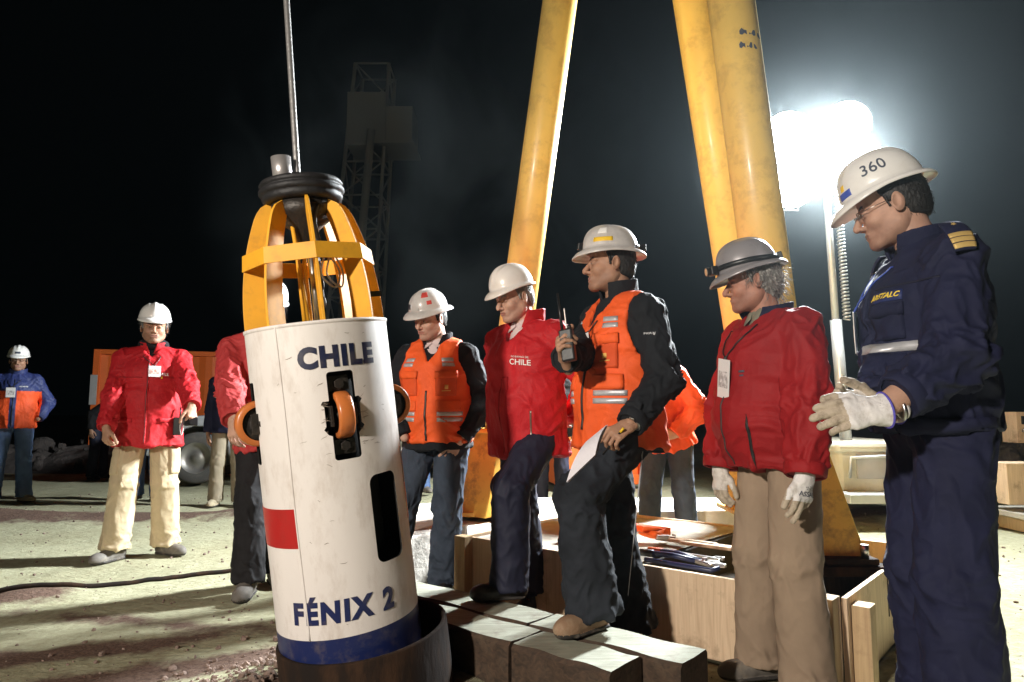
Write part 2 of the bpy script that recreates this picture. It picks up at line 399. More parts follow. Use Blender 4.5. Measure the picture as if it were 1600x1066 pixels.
M_['badge'] = mat('badge_card', (.75, .73, .72), .35); M_['badge_print'] = mat('badge_print', (.55, .30, .24), .5, col2=(.75, .7, .66), vscale=60, vcontrast=.8)
M_['badge_grey'] = mat('badge_print_grey', (.35, .33, .33), .5, col2=(.7, .68, .68), vscale=60, vcontrast=.8)
M_['reflect'] = mat('reflective_tape', (.50, .50, .52), .42, metal=.3, bump=.3, bscale=160, bdist=.001, var=.1, vscale=30)
M_['zip'] = mat('zip', (.02, .02, .02), .5, metal=.2); M_['zip_metal'] = mat('zip_metal', (.4, .38, .33), .3, metal=.9)
M_['gold'] = mat('gold_braid', (.70, .48, .17), .45, metal=.35, bump=.3, bscale=300, bdist=.001)
M_['yellow_thread'] = mat('yellow_thread', (.85, .62, .08), .6); M_['white_thread'] = mat('white_thread', (.8, .78, .76), .7)
M_['red_print'] = mat('red_print', (.55, .06, .05), .5); M_['black_print'] = mat('black_print', (.02, .02, .025), .5); M_['yellow_print'] = mat('yellow_print', (.80, .50, .02), .45)
M_['blue_print'] = mat('blue_print', (.04, .08, .40), .5); M_['slate_print'] = mat('slate_print', (.06, .07, .10), .5); M_['gold_print'] = mat('gold_print', (.75, .42, .10), .6)
M_['steel'] = mat('steel', (.55, .54, .52), .28, metal=1, bump=.2, bscale=60, dirt=(.3, .27, .24), dscale=14, damt=.4)
M_['paper'] = mat('paper', (.72, .68, .72), .8, var=.04)
M_['glass_frame'] = mat('spectacle_frame', (.35, .33, .3), .25, metal=.9); M_['frame_dark'] = mat('spectacle_frame_dark', (.02, .02, .02), .3)
gm = bpy.data.materials.new('spectacle_lens'); gm.use_nodes = True; gb = gm.node_tree.nodes['Principled BSDF']
gb.inputs['Base Color'].default_value = (.25, .22, .22, 1); gb.inputs['Roughness'].default_value = .05; gb.inputs['Alpha'].default_value = .35; M_['glass'] = gm
M_['lamp_on'] = mat('lit_lamp', (1, 1, 1), .5, emis=(.92, .98, 1), estr=300)
M_['glove_dirty'] = mat('glove_dirty', (.46, .38, .29), .85, dirt=(.12, .085, .055), dscale=30, damt=.8, bump=.5, bscale=150, bdist=.002, wr=(26, .004))
# ------------------------------------------------------------ people
def rot(yaw=0, pitch=0, roll=0):
    return np.array(Matrix.Rotation(R_(yaw), 3, 'Z') @ Matrix.Rotation(R_(pitch), 3, 'X') @ Matrix.Rotation(R_(roll), 3, 'Y'))
def ik(a, t, l1, l2, pole):
    a = np.asarray(a, float); t = np.asarray(t, float); d = t-a; L = np.linalg.norm(d); mx = (l1+l2)*.998
    if L > mx: t = a+d*mx/L; d = t-a; L = mx
    x = (l1*l1-l2*l2+L*L)/(2*L); h = math.sqrt(max(l1*l1-x*x, 0)); ax = d/L
    p = np.asarray(pole, float); p = nv(p-ax*(p@ax)); return a+ax*x+p*h, t
def head_ops(o=(0, 0, 0), R=np.eye(3), slit=.0042, jaw=1., nose=1., brow=1., lower=0.):
    T = lambda p: np.asarray(o)+R@np.asarray(p, float)
    e = lambda p, r: E(T(p), r, R)
    c = lambda a, b, ra, rb: C(T(a), T(b), ra, rb, R[:, 0])
    ops = [('+', e((0, .015, .035), (.077, .097, .088)), 0), ('+', e((0, -.018, -.04), (.062*jaw, .068, .078)), .03),
           ('+', c((0, .03, -.02), (0, .005, -.075), (.058*jaw, .05), (.05*jaw, .045)), .03)]
    for s in (1, -1):
        ops += [('+', c((s*.05*jaw, .0, -.062), (s*.018, -.066, -.102), .02, .018), .025), ('+', e((s*.038, -.060, -.032), (.021, .020, .019)), .026),
                ('+', e((s*.034, -.045, .045), (.035, .035, .035)), .02)]
    ops += [('+', e((0, -.078, -.1), (.02, .016, .016)), .016)]
    for s in (1, -1): ops += [('-', e((s*.031, -.102, -.003), (.019, .017, .0135)), .012)]
    for s in (1, -1): ops += [('+', c((s*.010, -.081, .014), (s*.048, -.071, .016), .009*brow, .008*brow), .012)]
    ops += [('+', c((0, -.082, .008), (0, -.1-.008*nose, -.03), .0085, .0105*nose), .009), ('+', e((0, -.104-.006*nose, -.037), (.0115, .010, .009)), .006)]
    for s in (1, -1): ops += [('+', e((s*.0125, -.094, -.040), (.0085, .011, .0075)), .005), ('-', e((s*.007, -.101, -.0485), (.0035, .005, .003)), .002)]
    for s in (1, -1):
        ops += [('+', e((s*.031, -.0745, -.002), (.0155, .0145, .0135)), .003), ('-', e((s*.031, -.094, -.003-lower), (.0125, .012, slit)), .0015)]
    ops += [('+', e((0, -.079, -.068), (.030, .014, .018)), .016), ('+', c((-.020, -.0885, -.0640), (.020, -.0885, -.0640), (.0052), (.0052)), .006),
            ('+', c((-.017, -.0865, -.0745), (.017, -.0865, -.0745), .0058, .0058), .006), ('-', c((-.026, -.0925, -.0692), (.026, -.0925, -.0692), .0019, .0019), .003)]
    for s in (1, -1):
        ops += [('-', c((s*.019, -.099, -.040), (s*.034, -.086, -.068), .0022, .0022), .007), ('-', c((s*.016, -.0935, -.0215), (s*.040, -.0895, -.0245), .0018, .0018), .006)]
        Re = R@rot(s*22, -12, 0)
        ops += [('+', E(T((s*.082, .012, -.008)), (.0075, .021, .033), Re), .006), ('-', E(T((s*.090, .006, -.004)), (.006, .012, .02), Re), .004)]
    return ops, T
def hand_ops(w, Mx, curl=(15, 20, 15), sp=4, sgn=1, glove=False, thumb=(.75, .6, -.25), cuff=.06, fcurl=None, sc=1.0):
    """Mx columns: across palm to thumb side, fingers, back of hand"""
    X = Mx[:, 0]*sgn; Y = Mx[:, 1]; Z = Mx[:, 2]; T = lambda x, y, z: np.asarray(w)+(X*x+Y*y+Z*z)*sc
    g = .0035 if glove else 0
    ops = [('+', C(T(0, .012, 0), T(0, .072, 0), ((.029+g)*sc, (.017+g)*sc), ((.041+g)*sc, (.0135+g)*sc), X), 0),
           ('+', C(T(0, -.055, 0), T(0, .012, 0), ((.028+g)*sc, (.022+g)*sc), ((.029+g)*sc, (.018+g)*sc), X), .015)]
    if glove: ops += [('+', C(T(0, -cuff, 0), T(0, .02, 0), (.046*sc, .036*sc), (.033*sc, .024*sc), X, capa=0), .015),
                      ('-', C(T(0, -cuff-.02, 0), T(0, -cuff+.025, 0), (.043*sc, .033*sc), (.036*sc, .027*sc), X, capb=0), .002)]
    tips = []
    for i, (bx, L, r) in enumerate(((.031, .070, .0090), (.0105, .079, .0093), (-.0105, .073, .0088), (-.0295, .058, .0078))):
        cu = fcurl[i] if fcurl else curl; a = 0; p = np.array([bx, .080-abs(bx-.005)*.25, .002]); th = R_(sp*(1.5-i)*1.0)
        for k, fr in enumerate((.46, .30, .24)):
            a += R_(cu[k]); l = L*fr*1.05; q = p+np.array([math.sin(th)*math.cos(a)*l, math.cos(a)*math.cos(th)*l, -math.sin(a)*l])
            rr = (r+g*.8)*sc; ops.append(('+', C(T(*p), T(*q), rr*(1-.06*k), rr*(1-.06*(k+1)), X), .006 if k == 0 else .002)); p = q
        tips.append(T(*p))
    p = np.array([.022, .018, -.004]); d = np.array(thumb, float)
    for k, (l, r) in enumerate(((.045, .0135), (.034, .0112), (.027, .0098))):
        dd = nv(d+np.array([-.30, .28, -.10])*k); q = p+dd*l
        ops.append(('+', C(T(*p), T(*q), (r+g*.6)*sc, (r*.93+g*.6)*sc, X), .012 if k == 0 else .003)); p = q
    return ops, tips
def frame(f, n):
    f = nv(f); z = -nv(n); z = nv(z-f*(z@f)); return np.stack([np.cross(f, z), f, z], 1)

def helmet(parent, M, m_shell, style='cap', seg=72, tall=.118, tilt=0, rim_w=None, m_edge=None, wide=1.):
    """hard hat as one shell with brim, crown ridges and rim; M: head frame -> parent"""
    V = []; Rx, Ry = .106*wide, .126; zb = .060; rings = []
    bw = []
    for k in range(seg):
        th = 2*math.pi*k/seg; c = -math.sin(th); f = max(0, c)
        if style == 'cap': b = .006+.036*f**2.2+.006*max(0, -c)**2
        elif style == 'full': b = .028+.016*f**2+.008*max(0, -c)**2
        else: b = .012+.042*f**2+.016*max(0, -c)**2
        bw.append(b)
    prof = [(-1, 1.0), (-1, .92), (-1, .6), (-1, .25), (-1, .06)]+[(t, 0) for t in np.linspace(0, 1, 22)**.9]
    for t, u in prof:
        row = []
        for k in range(seg):
            th = 2*math.pi*k/seg; cx, sy = math.cos(th), math.sin(th); f = max(0, -sy)
            if t < 0:
                r = bw[k]*u; x = cx*(Rx+.003+r); y = sy*(Ry+.003+r); z = zb-.30*r-(.35*bw[k]*u*u*.6)*(1 if style != 'full' else .9)-.006*(1 if u >= .92 else 0)-.008*f*u
                if u == 1.0: x = cx*(Rx+.001+r); y = sy*(Ry+.001+r); z -= .004
            else:
                ph = t*math.pi/2; cr = max(0, math.cos(ph))**.80; z = zb+tall*math.sin(ph)**.95; x = cx*Rx*cr; y = sy*Ry*cr
            row.append((x, y, z))
        V += row
    V = np.array(V); n = len(prof); dome = np.arange(len(V)) >= 5*seg
    x, y, z = V[:, 0], V[:, 1], V[:, 2]; hh = np.clip((z-zb)/tall, 0, 1)
    rid = np.exp(-(x/.011)**4)*np.clip(hh*2.2-.75, 0, 1)*.0075
    for sx in (-.042, .042): rid += np.exp(-((x-sx)/.006)**4)*np.clip(hh*2.4-1.1, 0, 1)*.004*(style != 'full')
    nrm = V-np.array([0, 0, zb+.01]); nrm /= np.linalg.norm(nrm, axis=1)[:, None]+1e-9
    V = V+nrm*(rid*dome)[:, None]
    ear = dome*(np.exp(-(y/.02)**2)*np.exp(-((z-zb-.008)/.012)**2))*.004; V[:, 0] += np.sign(x)*ear
    V[:, 2] += (V[:, 1]*math.tan(R_(tilt)))
    Fq = []
    for i in range(n-1):
        for k in range(seg):
            a = i*seg+k; b = i*seg+(k+1) % seg; Fq.append((a, b, b+seg, a+seg))
    Vw = V@np.array(M[1]).T+M[0]
    o = mesh_np('helmet', Vw, Fq, [m_shell], parent)
    md = o.modifiers.new('s', 'SOLIDIFY'); md.thickness = .003; md.offset = -1
    bv = bvh_of(V, np.array(Fq))
    def onshell(az, el_z, off=.001):
        """az: degrees round from the front (+ = wearer's left), el_z: height above brim"""
        d = Vector((math.sin(R_(az)), -math.cos(R_(az)), 0)); h = bv.ray_cast(Vector((0, 0, zb+el_z))+d*.3, -d)
        p, nn = h[0], h[1]
        if nn.dot(d) < 0: nn = -nn
        return Vector(M[0]+M[1]@np.array(p)), Vector(M[1]@np.array(nn))
    return o, onshell

SKIN = {}
def person(label, loc, yaw, H=1.75, w=1., belly=0., lean=0, side=0, twist=0, pel=(0, 0, 0), head=(0, 0, 0), hoff=(0, 0), hands=None, feet=None,
           skin=None, fit=None, jaw=1., nose=1., slit=.0042, res=1., hair=None, hairstyle='short', legs=True, armpole=(0, 1, -.2)):
    S = H/1.75; root = empty('person', loc, (0, 0, R_(yaw))); tag(root, label, 'person')
    Mi = np.array((Matrix.Translation(loc) @ Matrix.Rotation(R_(yaw), 4, 'Z')).inverted())
    tl = lambda p: (Mi@np.array([*p, 1]))[:3]
    u = nv((math.sin(R_(side)), -math.sin(R_(lean)), 1)); P0 = np.array([0, 0, .93])*S+np.array(pel)*1.0
    X0 = nv(np.array([1, 0, 0])-u*u[0]); Rt = np.array(Matrix.Rotation(R_(twist), 3, Vector(u))); X = Rt@X0; Fw = np.cross(X, u); Fw0 = np.cross(X0, u)
    cl = .525*S; N0 = P0+u*cl+Fw*.0; hR = rot(*head)
    hn = N0+u*.043*S+Fw*(.018+hoff[1])*S+X*hoff[0]*S; Hc = hn+(hR@np.array([0, -.035, .105]))*S*.98
    ft = fit; t = ft.get('t', .02)
    J = {}; arm = {}
    for sd, s in (('L', 1), ('R', -1)):
        sh = P0+u*.440*S+X*s*.164*S*w
        hd = (hands or {}).get(sd) or dict(p=(s*.24, -.02, .82), pole=(s*.3, 1, 0), f=(0, -.1, -1), n=(-s, 0, 0))
        Rw = np.array(Matrix.Rotation(-R_(yaw), 3, 'Z'))
        hd = dict(hd)
        for a_, b_ in (('wf', 'f'), ('wn', 'n'), ('wpole', 'pole')):
            if a_ in hd: hd[b_] = Rw@np.array(hd[a_], float)
        tp = tl(hd['wp']) if 'wp' in hd else np.array(hd['p'], float)*1.0
        el, wr = ik(sh, tp, .30*S, .265*S, hd.get('pole', armpole)); arm[sd] = (sh, el, wr, hd)
    leg = {}
    for sd, s in (('L', 1), ('R', -1)):
        hp = P0+X0*s*.088*S*w-u*.03*S
        fd = (feet or {}).get(sd) or dict(p=(s*.13, 0, 0), yaw=s*12)
        gp = tl(fd['wp']) if 'wp' in fd else np.array(fd['p'], float)
        fy = R_(fd.get('yaw', 0)); toe = np.array([math.sin(fy), -math.cos(fy), 0])
        ank = gp+np.array([0, 0, .095*S]); kn, ank = ik(hp, ank, .411*S, .3985*S, fd.get('pole', (0, -1, 0))); leg[sd] = (hp, kn, ank, gp, toe, fd)
    # ---- torso rings
    hem = ft.get('hem', .10)*S; b = belly
    p0 = P0-u*hem+Fw0*b*.3; p1 = P0+u*.10*S+Fw*b*.75; p2 = P0+u*.33*S+Fw*b*.35; p3 = P0+u*.425*S
    pr = [(.163*w+.0, .118+b*.55), (.160*w, .115+b*.62), (.176*w, .122+b*.3), (.118*w, .088)]
    def torso(tt, hemflare=.0):
        q = [(a*S+tt, c*S+tt) for a, c in pr]
        o = [('+', C(p0, p1, (q[0][0]+hemflare, q[0][1]+hemflare), q[1], X0), 0), ('+', C(p1, p2, q[1], q[2], X), .05), ('+', C(p2, p3, q[2], q[3], X), .04)]
        for sd in 'LR': o.append(('+', C(N0-u*.045*S, arm[sd][0], (.054*S+tt*.5), (.050*S+tt*.8)), .05))
        return o
    # ---- body: head, neck, torso, arms, legs in one mesh
    parts = []
    hops, T = head_ops((0, 0, 0), np.eye(3), slit, jaw, nose, lower=.001 if head[1] > 12 else 0)
    hf = field(hops); hV, hF = surfnet(hf, (-.11, -.135, -.135), (.11, .13, .14), .0024/min(res, 1.) if res >= 1 else .0034)
    hw = hV*.98*S@hR.T+Hc; parts.append((hw, hF, hV))
    core = [('+', C(Hc+hR@np.array([0, .025, -.03])*S, N0-u*.03, (.054*S*jaw, .056*S), (.062*S, .060*S), X), 0), ('+', C(P0, p1, (.13*w*S, .09*S), (.13*w*S, .09*S), X), 0),
            ('+', C(p1, p2, (.13*w*S, .09*S), (.14*w*S, .095*S), X), .04)]
    core += [('+', C(p2, N0-u*.05*S, (.13*w*S, .08*S), (.07*S, .06*S), X), .04)]
    for sd in 'LR':
        sh, el, wr, hd = arm[sd]
        core += [('+', C(N0-u*.05*S, sh, .045*S, .045*S), .03), ('+', C(sh, el, .043*S, .036*S), .02), ('+', C(el, wr, .036*S, .026*S), .015)]
        hp, kn, ank, gp, toe, fd = leg[sd]
        if legs: core += [('+', C(hp, kn, .075*S, .05*S), .03), ('+', C(kn, ank, .048*S, .036*S), .02)]
    allp = np.array([Hc, P0]+[q for sd in 'LR' for q in arm[sd][:3]]+([q for sd in 'LR' for q in leg[sd][:3]] if legs else []))
    cf = field(core); cV, cF = surfnet(cf, allp.min(0)-.16, allp.max(0)+.12, .011); parts.append((cV, cF, None))
    gl = []
    for sd, s in (('L', 1), ('R', -1)):
        sh, el, wr, hd = arm[sd]
        if hd.get('hide'): continue
        Mx = frame(hd.get('f', (0, 0, -1)), hd.get('n', (-s, 0, 0)))
        ho, tips = hand_ops(wr, Mx, hd.get('curl', (18, 25, 15)), hd.get('sp', 3), s, hd.get('glove', False), hd.get('thumb', (.62, .72, -.3)), hd.get('cuff', .07), hd.get('fcurl'), S*1.02)
        hc = wr+Mx[:, 1]*.07; v, f_ = surfnet(field(ho), hc-.165, hc+.165, .0032 if res >= 1 else .005)
        if hd.get('cuffback', 0) > .05:      # bare wrist between glove and sleeve
            fd_ = nv(el-wr); fa = C(wr+fd_*.01, wr+fd_*.16, (.031*S, .027*S), (.040*S, .036*S), Mx[:, 0]); v2, f2 = surfnet(fa, wr-.2, wr+.2, .0045); parts.append((v2, f2, None))
        if hd.get('glove'): 
            v = v+grad(field(ho), v)*(fbm(v*38+sh[0], 2)*.0022)[:, None]; gl.append((sd, v, f_, hd, wr, Mx))
        else: parts.append((v, f_, None))
        J['hand'+sd] = (wr, Mx, tips)
    off = 0; VV = []; FF = []; MI = []
    for v, f_, loc_ in parts:
        VV.append(v); FF.append(f_+off); off += len(v); mi = np.zeros(len(f_), int)
        if loc_ is not None:
            c = loc_[f_].mean(1); x, y, z = np.abs(c[:, 0]), c[:, 1], c[:, 2]
            lip = (x < .023-.25*np.abs(z+.069)) & (np.abs(z+.069) < .0095) & (y < -.08); mi[lip] = 1
            br = (x > .013) & (x < .05) & (y < -.06) & (np.abs(z-(.0185+.004*np.sin((x-.012)*80))) < .0058-(x-.012)*.05); mi[br] = 2
            if ft.get('moustache'): mi[(x < .032) & (y < -.085) & (np.abs(z+.054-x*-.25) < .007) & (x > 0)] = 2
        MI.append(mi)
    hm = hair or M_['hair_dark']; sk = skin or M_['skin']
    tone = np.zeros(sum(len(q) for q in VV)); q_ = np.abs(parts[0][2][:, 0]), parts[0][2][:, 1], parts[0][2][:, 2]; bd = np.clip((-.028-q_[2]+.10*np.clip(q_[0]-.03, 0, 1)*0)/.03, 0, 1)*np.clip((.0-q_[1])/.03, 0, 1)*ft.get('beard', .35)
    sk_ = np.exp(-(((q_[0]-.031)/.018)**2+((q_[2]+.004)/.014)**2))*(q_[1] < -.05)*.6; tone[:len(q_[0])] = np.clip(np.maximum(bd, sk_)+.10*fbm(parts[0][2]*40, 3), 0, 1)
    body = mesh_np('body', np.concatenate(VV), np.concatenate(FF), [sk, M_['lip'], hm], root, True, np.concatenate(MI))
    at_ = body.data.attributes.new('tone', 'FLOAT', 'POINT'); at_.data.foreach_set('value', tone.astype(np.float32))
    hp_ = lambda p: Hc+(hR@np.asarray(p, float))*.98*S
    for s in (1, -1):
        bm = bmesh.new(); bmesh.ops.create_uvsphere(bm, u_segments=16, v_segments=12, radius=.0122*S)
        ic = hp_((s*.031, -.0745, -.002)); gaze = nv(hR@np.array([0, -1, -.15-(.35 if head[1] > 12 else 0)]))
        for f_ in bm.faces:
            f_.smooth = True; d = nv(f_.calc_center_median())@gaze; f_.material_index = 1 if d > .88 else 0
        bmesh.ops.translate(bm, vec=Vector(ic), verts=bm.verts[:]); bm_obj('eye', bm, [M_['eye'], M_['iris']], root, True)
    # ---- hair
    if hair is not None:
        wv = hairstyle in ('wavy', 'full'); ex = {'short': .006, 'full': .012, 'wavy': .016}[hairstyle]; am = {'short': .002, 'full': .005, 'wavy': .010}[hairstyle]
        lowz = {'short': -.045, 'full': -.062, 'wavy': -.085}[hairstyle]
        ops = [('+', E((0, .018, .03), (.077+ex, .097+ex, .088+ex*.6)), 0), ('+', E((0, .055, -.02), (.062+ex*.8, .055+ex, .06+ex)), .02), ('&', HS((0, -.030, .035), (0, -1, -.75)), .004), ('&', HS((0, 0, lowz), (0, -.25, -1)), .006)]
        for s in (1, -1): ops += [('-', E((s*.09, .008, -.02), (.02, .024, .042)), .004), ('+', C((s*.073, -.016, .02), (s*.074, -.012, -.012), (.005, .010), (.003, .007), (0, 1, 0)), .003)]
        hfn = field(ops); v, f_ = surfnet(hfn, (-.12, -.07, -.13), (.12, .16, .14), .0035)
        n_ = grad(hfn, v); fr = 55 if wv else 90
        d = (fbm(v*np.array([fr, fr, fr*.45])+3, 3)); v = v+n_*(np.abs(d)*am*1.6-am*.5)[:, None]
        ho_ = mesh_np('hair', v*.98*S@hR.T+Hc, f_, [hm], root)
        rs = np.random.RandomState(int(abs(loc[0]*100)) % 97); bm = bmesh.new() if res >= .95 else None; cand = np.where((v[:, 2] < .055) & (v[:, 2] > lowz-.02))[0]
        for q in [] if bm is None else rs.choice(cand, {'short': 220, 'full': 320, 'wavy': 520}[hairstyle] if res >= 1 else 60):
            L_ = {'short': .008, 'full': .018, 'wavy': .034}[hairstyle]*(.5+rs.rand()); p0_ = v[q]; nn_ = n_[q]; dd_ = nv(nn_*.8+np.array([0, .3, -.9])*(1.1 if not wv else .7)+rs.randn(3)*.35); cu_ = nv(rs.randn(3)); pts_ = []
            for k in range(5): t_ = k/4; pts_.append(Vector((p0_+dd_*L_*t_+cu_*L_*.35*math.sin(t_*3.2)*(1 if wv else .3)+np.array([0, 0, -.3])*L_*t_*t_)*.98*S@hR.T+Hc))
            add_tube(bm, pts_, [.0011, .0010, .0009, .0007, .0004], 3)
        if bm: bm_obj('strands', bm, [hm], ho_, True)
    # ---- jacket
    tops = torso(t, ft.get('flare', .010)); vd = ft.get('vdepth', 0)
    tops.append(('&', HS(p0, -u), .006))
    if ft.get('hemcinch'): tops.append(('-', E(p0-u*.0, (.001, .001, .001)), 0))
    nk = nv(hn-N0+u*.05)
    tops.append(('-', C(N0-u*.02, N0+nk*.25, .066*S, .085*S), .01))
    if vd: tops.append(('-', C(N0+Fw*.075-u*.0, N0+Fw*(.138+b*.5)-u*vd, .056*S, .017), .008))
    arms_ = []; sg = [(p0, p3, ft.get('fold', .006), ft.get('fold', .006)*1.0, .001, 5, 1.6)]
    for sd in 'LR':
        sh, el, wr, hd = arm[sd]; tt = t*ft.get('sleeve', 1.)
        we = wr+nv(el-wr)*hd.get('cuffback', .012)
        arms_ += [('+', C(sh, el, .050*S+tt*.85, .043*S+tt*.9), ft.get('armk', .02)), ('+', C(el, we, .044*S+tt, .033*S+tt*.75, capb=.004), .012)]
        k_ = ft.get('fold', .006); sg += [(sh, el, k_*.8, k_*.4, k_*1.6, 9, .9), (el, we, k_*.8, k_*1.6, k_*1.2, 11, .9)]
    jf = field(tops+arms_); pts_ = np.array([p0, p3, N0]+[q for sd in 'LR' for q in arm[sd][:3]]); hres = .0075/res
    v, f_ = surfnet(jf, pts_.min(0)-.22, pts_.max(0)+.20, hres)
    n_ = grad(jf, v); seed = (loc[0]*7.3+loc[1]*3.1) % 19; fd0 = folds(v, sg, seed)
    for sd in 'LR':              # creases die out at the cuff edge
        sh, el, wr, hd = arm[sd]; we = wr+nv(el-wr)*hd.get('cuffback', .012); far_ = np.linalg.norm(v-we, axis=1); al = (v-we)@nv(el-wr)
        fd0 = np.where(far_ < .11, fd0*np.clip((al-.006)/.035, 0, 1), fd0)
    v = v+n_*fd0[:, None]
    ms = ft['top'] if isinstance(ft['top'], list) else [ft['top']]
    mi = ft['topreg'](v[f_].mean(1), dict(P0=P0, u=u, X=X, Fw=Fw, arm=arm, S=S)) if 'topreg' in ft else None
    jk = mesh_np(ft.get('topname', 'jacket'), v, f_, ms, root, True, mi)
    bj = bvh_of(v, f_)
    for sd in 'LR':              # turned cuffs
        sh, el, wr, hd = arm[sd]
        if hd.get('hide') or res < .95: continue
        tt = t*ft.get('sleeve', 1.); dd = nv(el-wr); we = wr+dd*hd.get('cuffback', .012); a1 = nv(np.cross(dd, [.3, .2, .9])); a2 = np.cross(dd, a1); rc = .033*S+tt*.75-.001; bm = bmesh.new(); rg = []
        for off_, ro in ((-.008, -.007), (-.012, .001), (-.008, .005), (.012, .007), (.030, .008), (.036, .002)):
            rg.append([bm.verts.new(we+dd*off_+(a1*math.cos(k*math.pi/14)+a2*math.sin(k*math.pi/14))*(rc+ro+.002*math.sin(k*1.9+seed))) for k in range(28)])
        for A, B in zip(rg, rg[1:]):
            for k in range(28): bm.faces.new((A[k], A[(k+1) % 28], B[(k+1) % 28], B[k]))
        bm_obj('cuff', bm, ms[0], root, True)
    # torso only (for laying strips on the chest without touching the sleeves)
    surf = bj; vest = None
    if ft.get('vest'):
        vt = t+.014
        vo = torso(vt, .014)
        for sd, s in (('L', 1), ('R', -1)):
            sh = arm[sd][0]; vo.append(('-', C(sh+X*s*.03*S+u*.06, sh+X*s*.02*S-u*.14*S, (.062*S, .16), (.052*S, .085*S), X), .012))
        vh = P0-u*ft.get('vesthem', .06)*S
        vo += [('&', HS(vh, -u), .004), ('-', C(N0-u*.03, N0+nk*.25, .078*S, .1*S), .008), ('-', C(N0+Fw*.08+u*.02, N0+Fw*(.15+b*.4)-u*ft.get('vv', .2), (.075*S, .1), (.008, .1), X), .006)]
        vf = field(vo); vv, vF = surfnet(vf, pts_.min(0)-.2, pts_.max(0)+.15, .0075/res)
        vv = vv+grad(vf, vv)*folds(vv, sg, seed)[:, None]
        vest = mesh_np('vest', vv, vF, [ft['vest']], root); surf = bvh_of(vv, vF)
    axis = lambda h: P0+u*h*S+Fw*b*.4
    def hit(az, h, sf=None):
        """ray from the spine outward; az 0 front, + towards the wearer's left; h metres above the pelvis"""
        d = Fw*math.cos(R_(az))+X*math.sin(R_(az)); o_ = axis(h); r = (sf or surf).ray_cast(Vector(o_+d*.03), Vector(d))
        last = None; o2 = o_+d*.03
        while r[0] is not None and (Vector(o_)-r[0]).length < .30:
            last = r; o2 = np.array(r[0])+d*.004; r = (sf or surf).ray_cast(Vector(o2), Vector(d))
            if last is not None and abs(az) < 70 and r[0] is not None and (r[0]-last[0]).length > .03: break
        if last is None:
            return (Vector(o_+d*.16*S), Vector(d)) if sf is None else None
        nn = last[1]; 
        if nn.dot(Vector(d)) < 0: nn = -nn
        return last[0], nn
    def patch(name, az0, az1, h0, h1, m, off=.003, nu=None, nvv=None, sf=None, slant=0, keep=None, thick=.002):
        nu = nu or max(3, int(abs(az1-az0)/4)); nvv = nvv or max(2, int(abs(h1-h0)/.012))
        return grid_patch(name, lambda a, c_: hit(az0+(az1-az0)*a, h0+(h1-h0)*c_+slant*a, sf), nu, nvv, off, m, root, thick, keep)
    def put_text(name, body_, az, h, size, m, off=.004, bold=0., xs=1., shear=0., slant=0., sf=None):
        bm = text_mesh(body_, size, 0, bold, xs, shear); slice_bm(bm, .006, 0)
        r0 = hit(az, h, sf) or hit(az, h); rad = (Vector(axis(h))-r0[0]).length
        for vtx in bm.verts:
            q = hit(az+math.degrees(vtx.co.x/rad), h+(vtx.co.y+slant*vtx.co.x)/S, sf)
            if q: vtx.co = q[0]+q[1]*off
        return bm_obj(name, bm, m, root, False)
    # ---- collar
    c = ft.get('collar')
    if c:
        hc, r0, r1, op = c.get('h', .05), c.get('r0', .078), c.get('r1', .082), c.get('open', 0)
        base = N0-u*.035*S; ax = nv(nk+Fw*c.get('fwd', .0)); tp = base+ax*(hc+.035)*S
        ops = [('+', C(base, tp, (r0*S*1.04, r0*S), (r1*S*1.02, r1*S), X, capa=0, capb=0), 0), ('-', C(base-ax*.02, tp+ax*.02, (r0-.009)*S, (r1-.009)*S, X, capa=.02, capb=.02), .002)]
        if c.get('drop'): ops.append(('&', HS(tp-Fw*.02, nv(u+Fw*c['drop'])), .002))
        if op: ops.append(('-', C(tp+Fw*.09+u*.02, base+Fw*.11-u*.03, (op, .12), (op*.15, .12), X), .004))
        cf_ = field(ops); v, f_ = surfnet(cf_, base-.16, base+.18, .004); v = v+grad(cf_, v)*(fbm(v*16+seed, 2)*.004)[:, None]
        mesh_np('collar', v, f_, [c['m']], root)
    if ft.get('lapel'):          # flat turned-down collar leaves
        lm, ll = ft['lapel']
        for s in (1, -1):
            def lf(a, c_, s=s):
                ang = R_(s*(18+a*150)); d = Fw*math.cos(ang)+X*math.sin(ang)
                rad = .070+c_*(.055+.03*(a < .15)*(1-a/.15))*ll; o_ = N0+Vector2(d*rad*S)
                r = bj.ray_cast(Vector(o_+u*.16*S), Vector(-u))
                z = (r[0]-Vector(o_)).dot(Vector(u)) if r[0] is not None else 0
                hgt = max(-.14, min(.05, z)); p = Vector(o_)+Vector(u)*(hgt+.016*(1-c_)+.004)
                return p, Vector(nv(u+d*.7))
            grid_patch('collar', lf, 18, 5, .004, lm, root, .004)
    if ft.get('shirt'):
        so = [('+', C(p1, p2, (.14*w*S, .10*S+b*.4), (.15*w*S, .112*S+b*.3), X), 0), ('+', C(p2, p3, (.15*w*S+t*.3, .108*S+t*.3), (.115*w*S, .086*S), X), .04), ('+', C(p3, N0+nk*.02, (.085*S, .08*S), (.066*S, .066*S), X, capb=0), .04)]
        so += [('&', HS(P0+u*.15*S, -u), 0)]
        sf_ = field(so); v, f_ = surfnet(sf_, P0-.25, N0+.25, .008); v = v+grad(sf_, v)*(fbm(v*14, 2)*.003)[:, None]
        mesh_np('shirt', v, f_, [ft['shirt']], root)
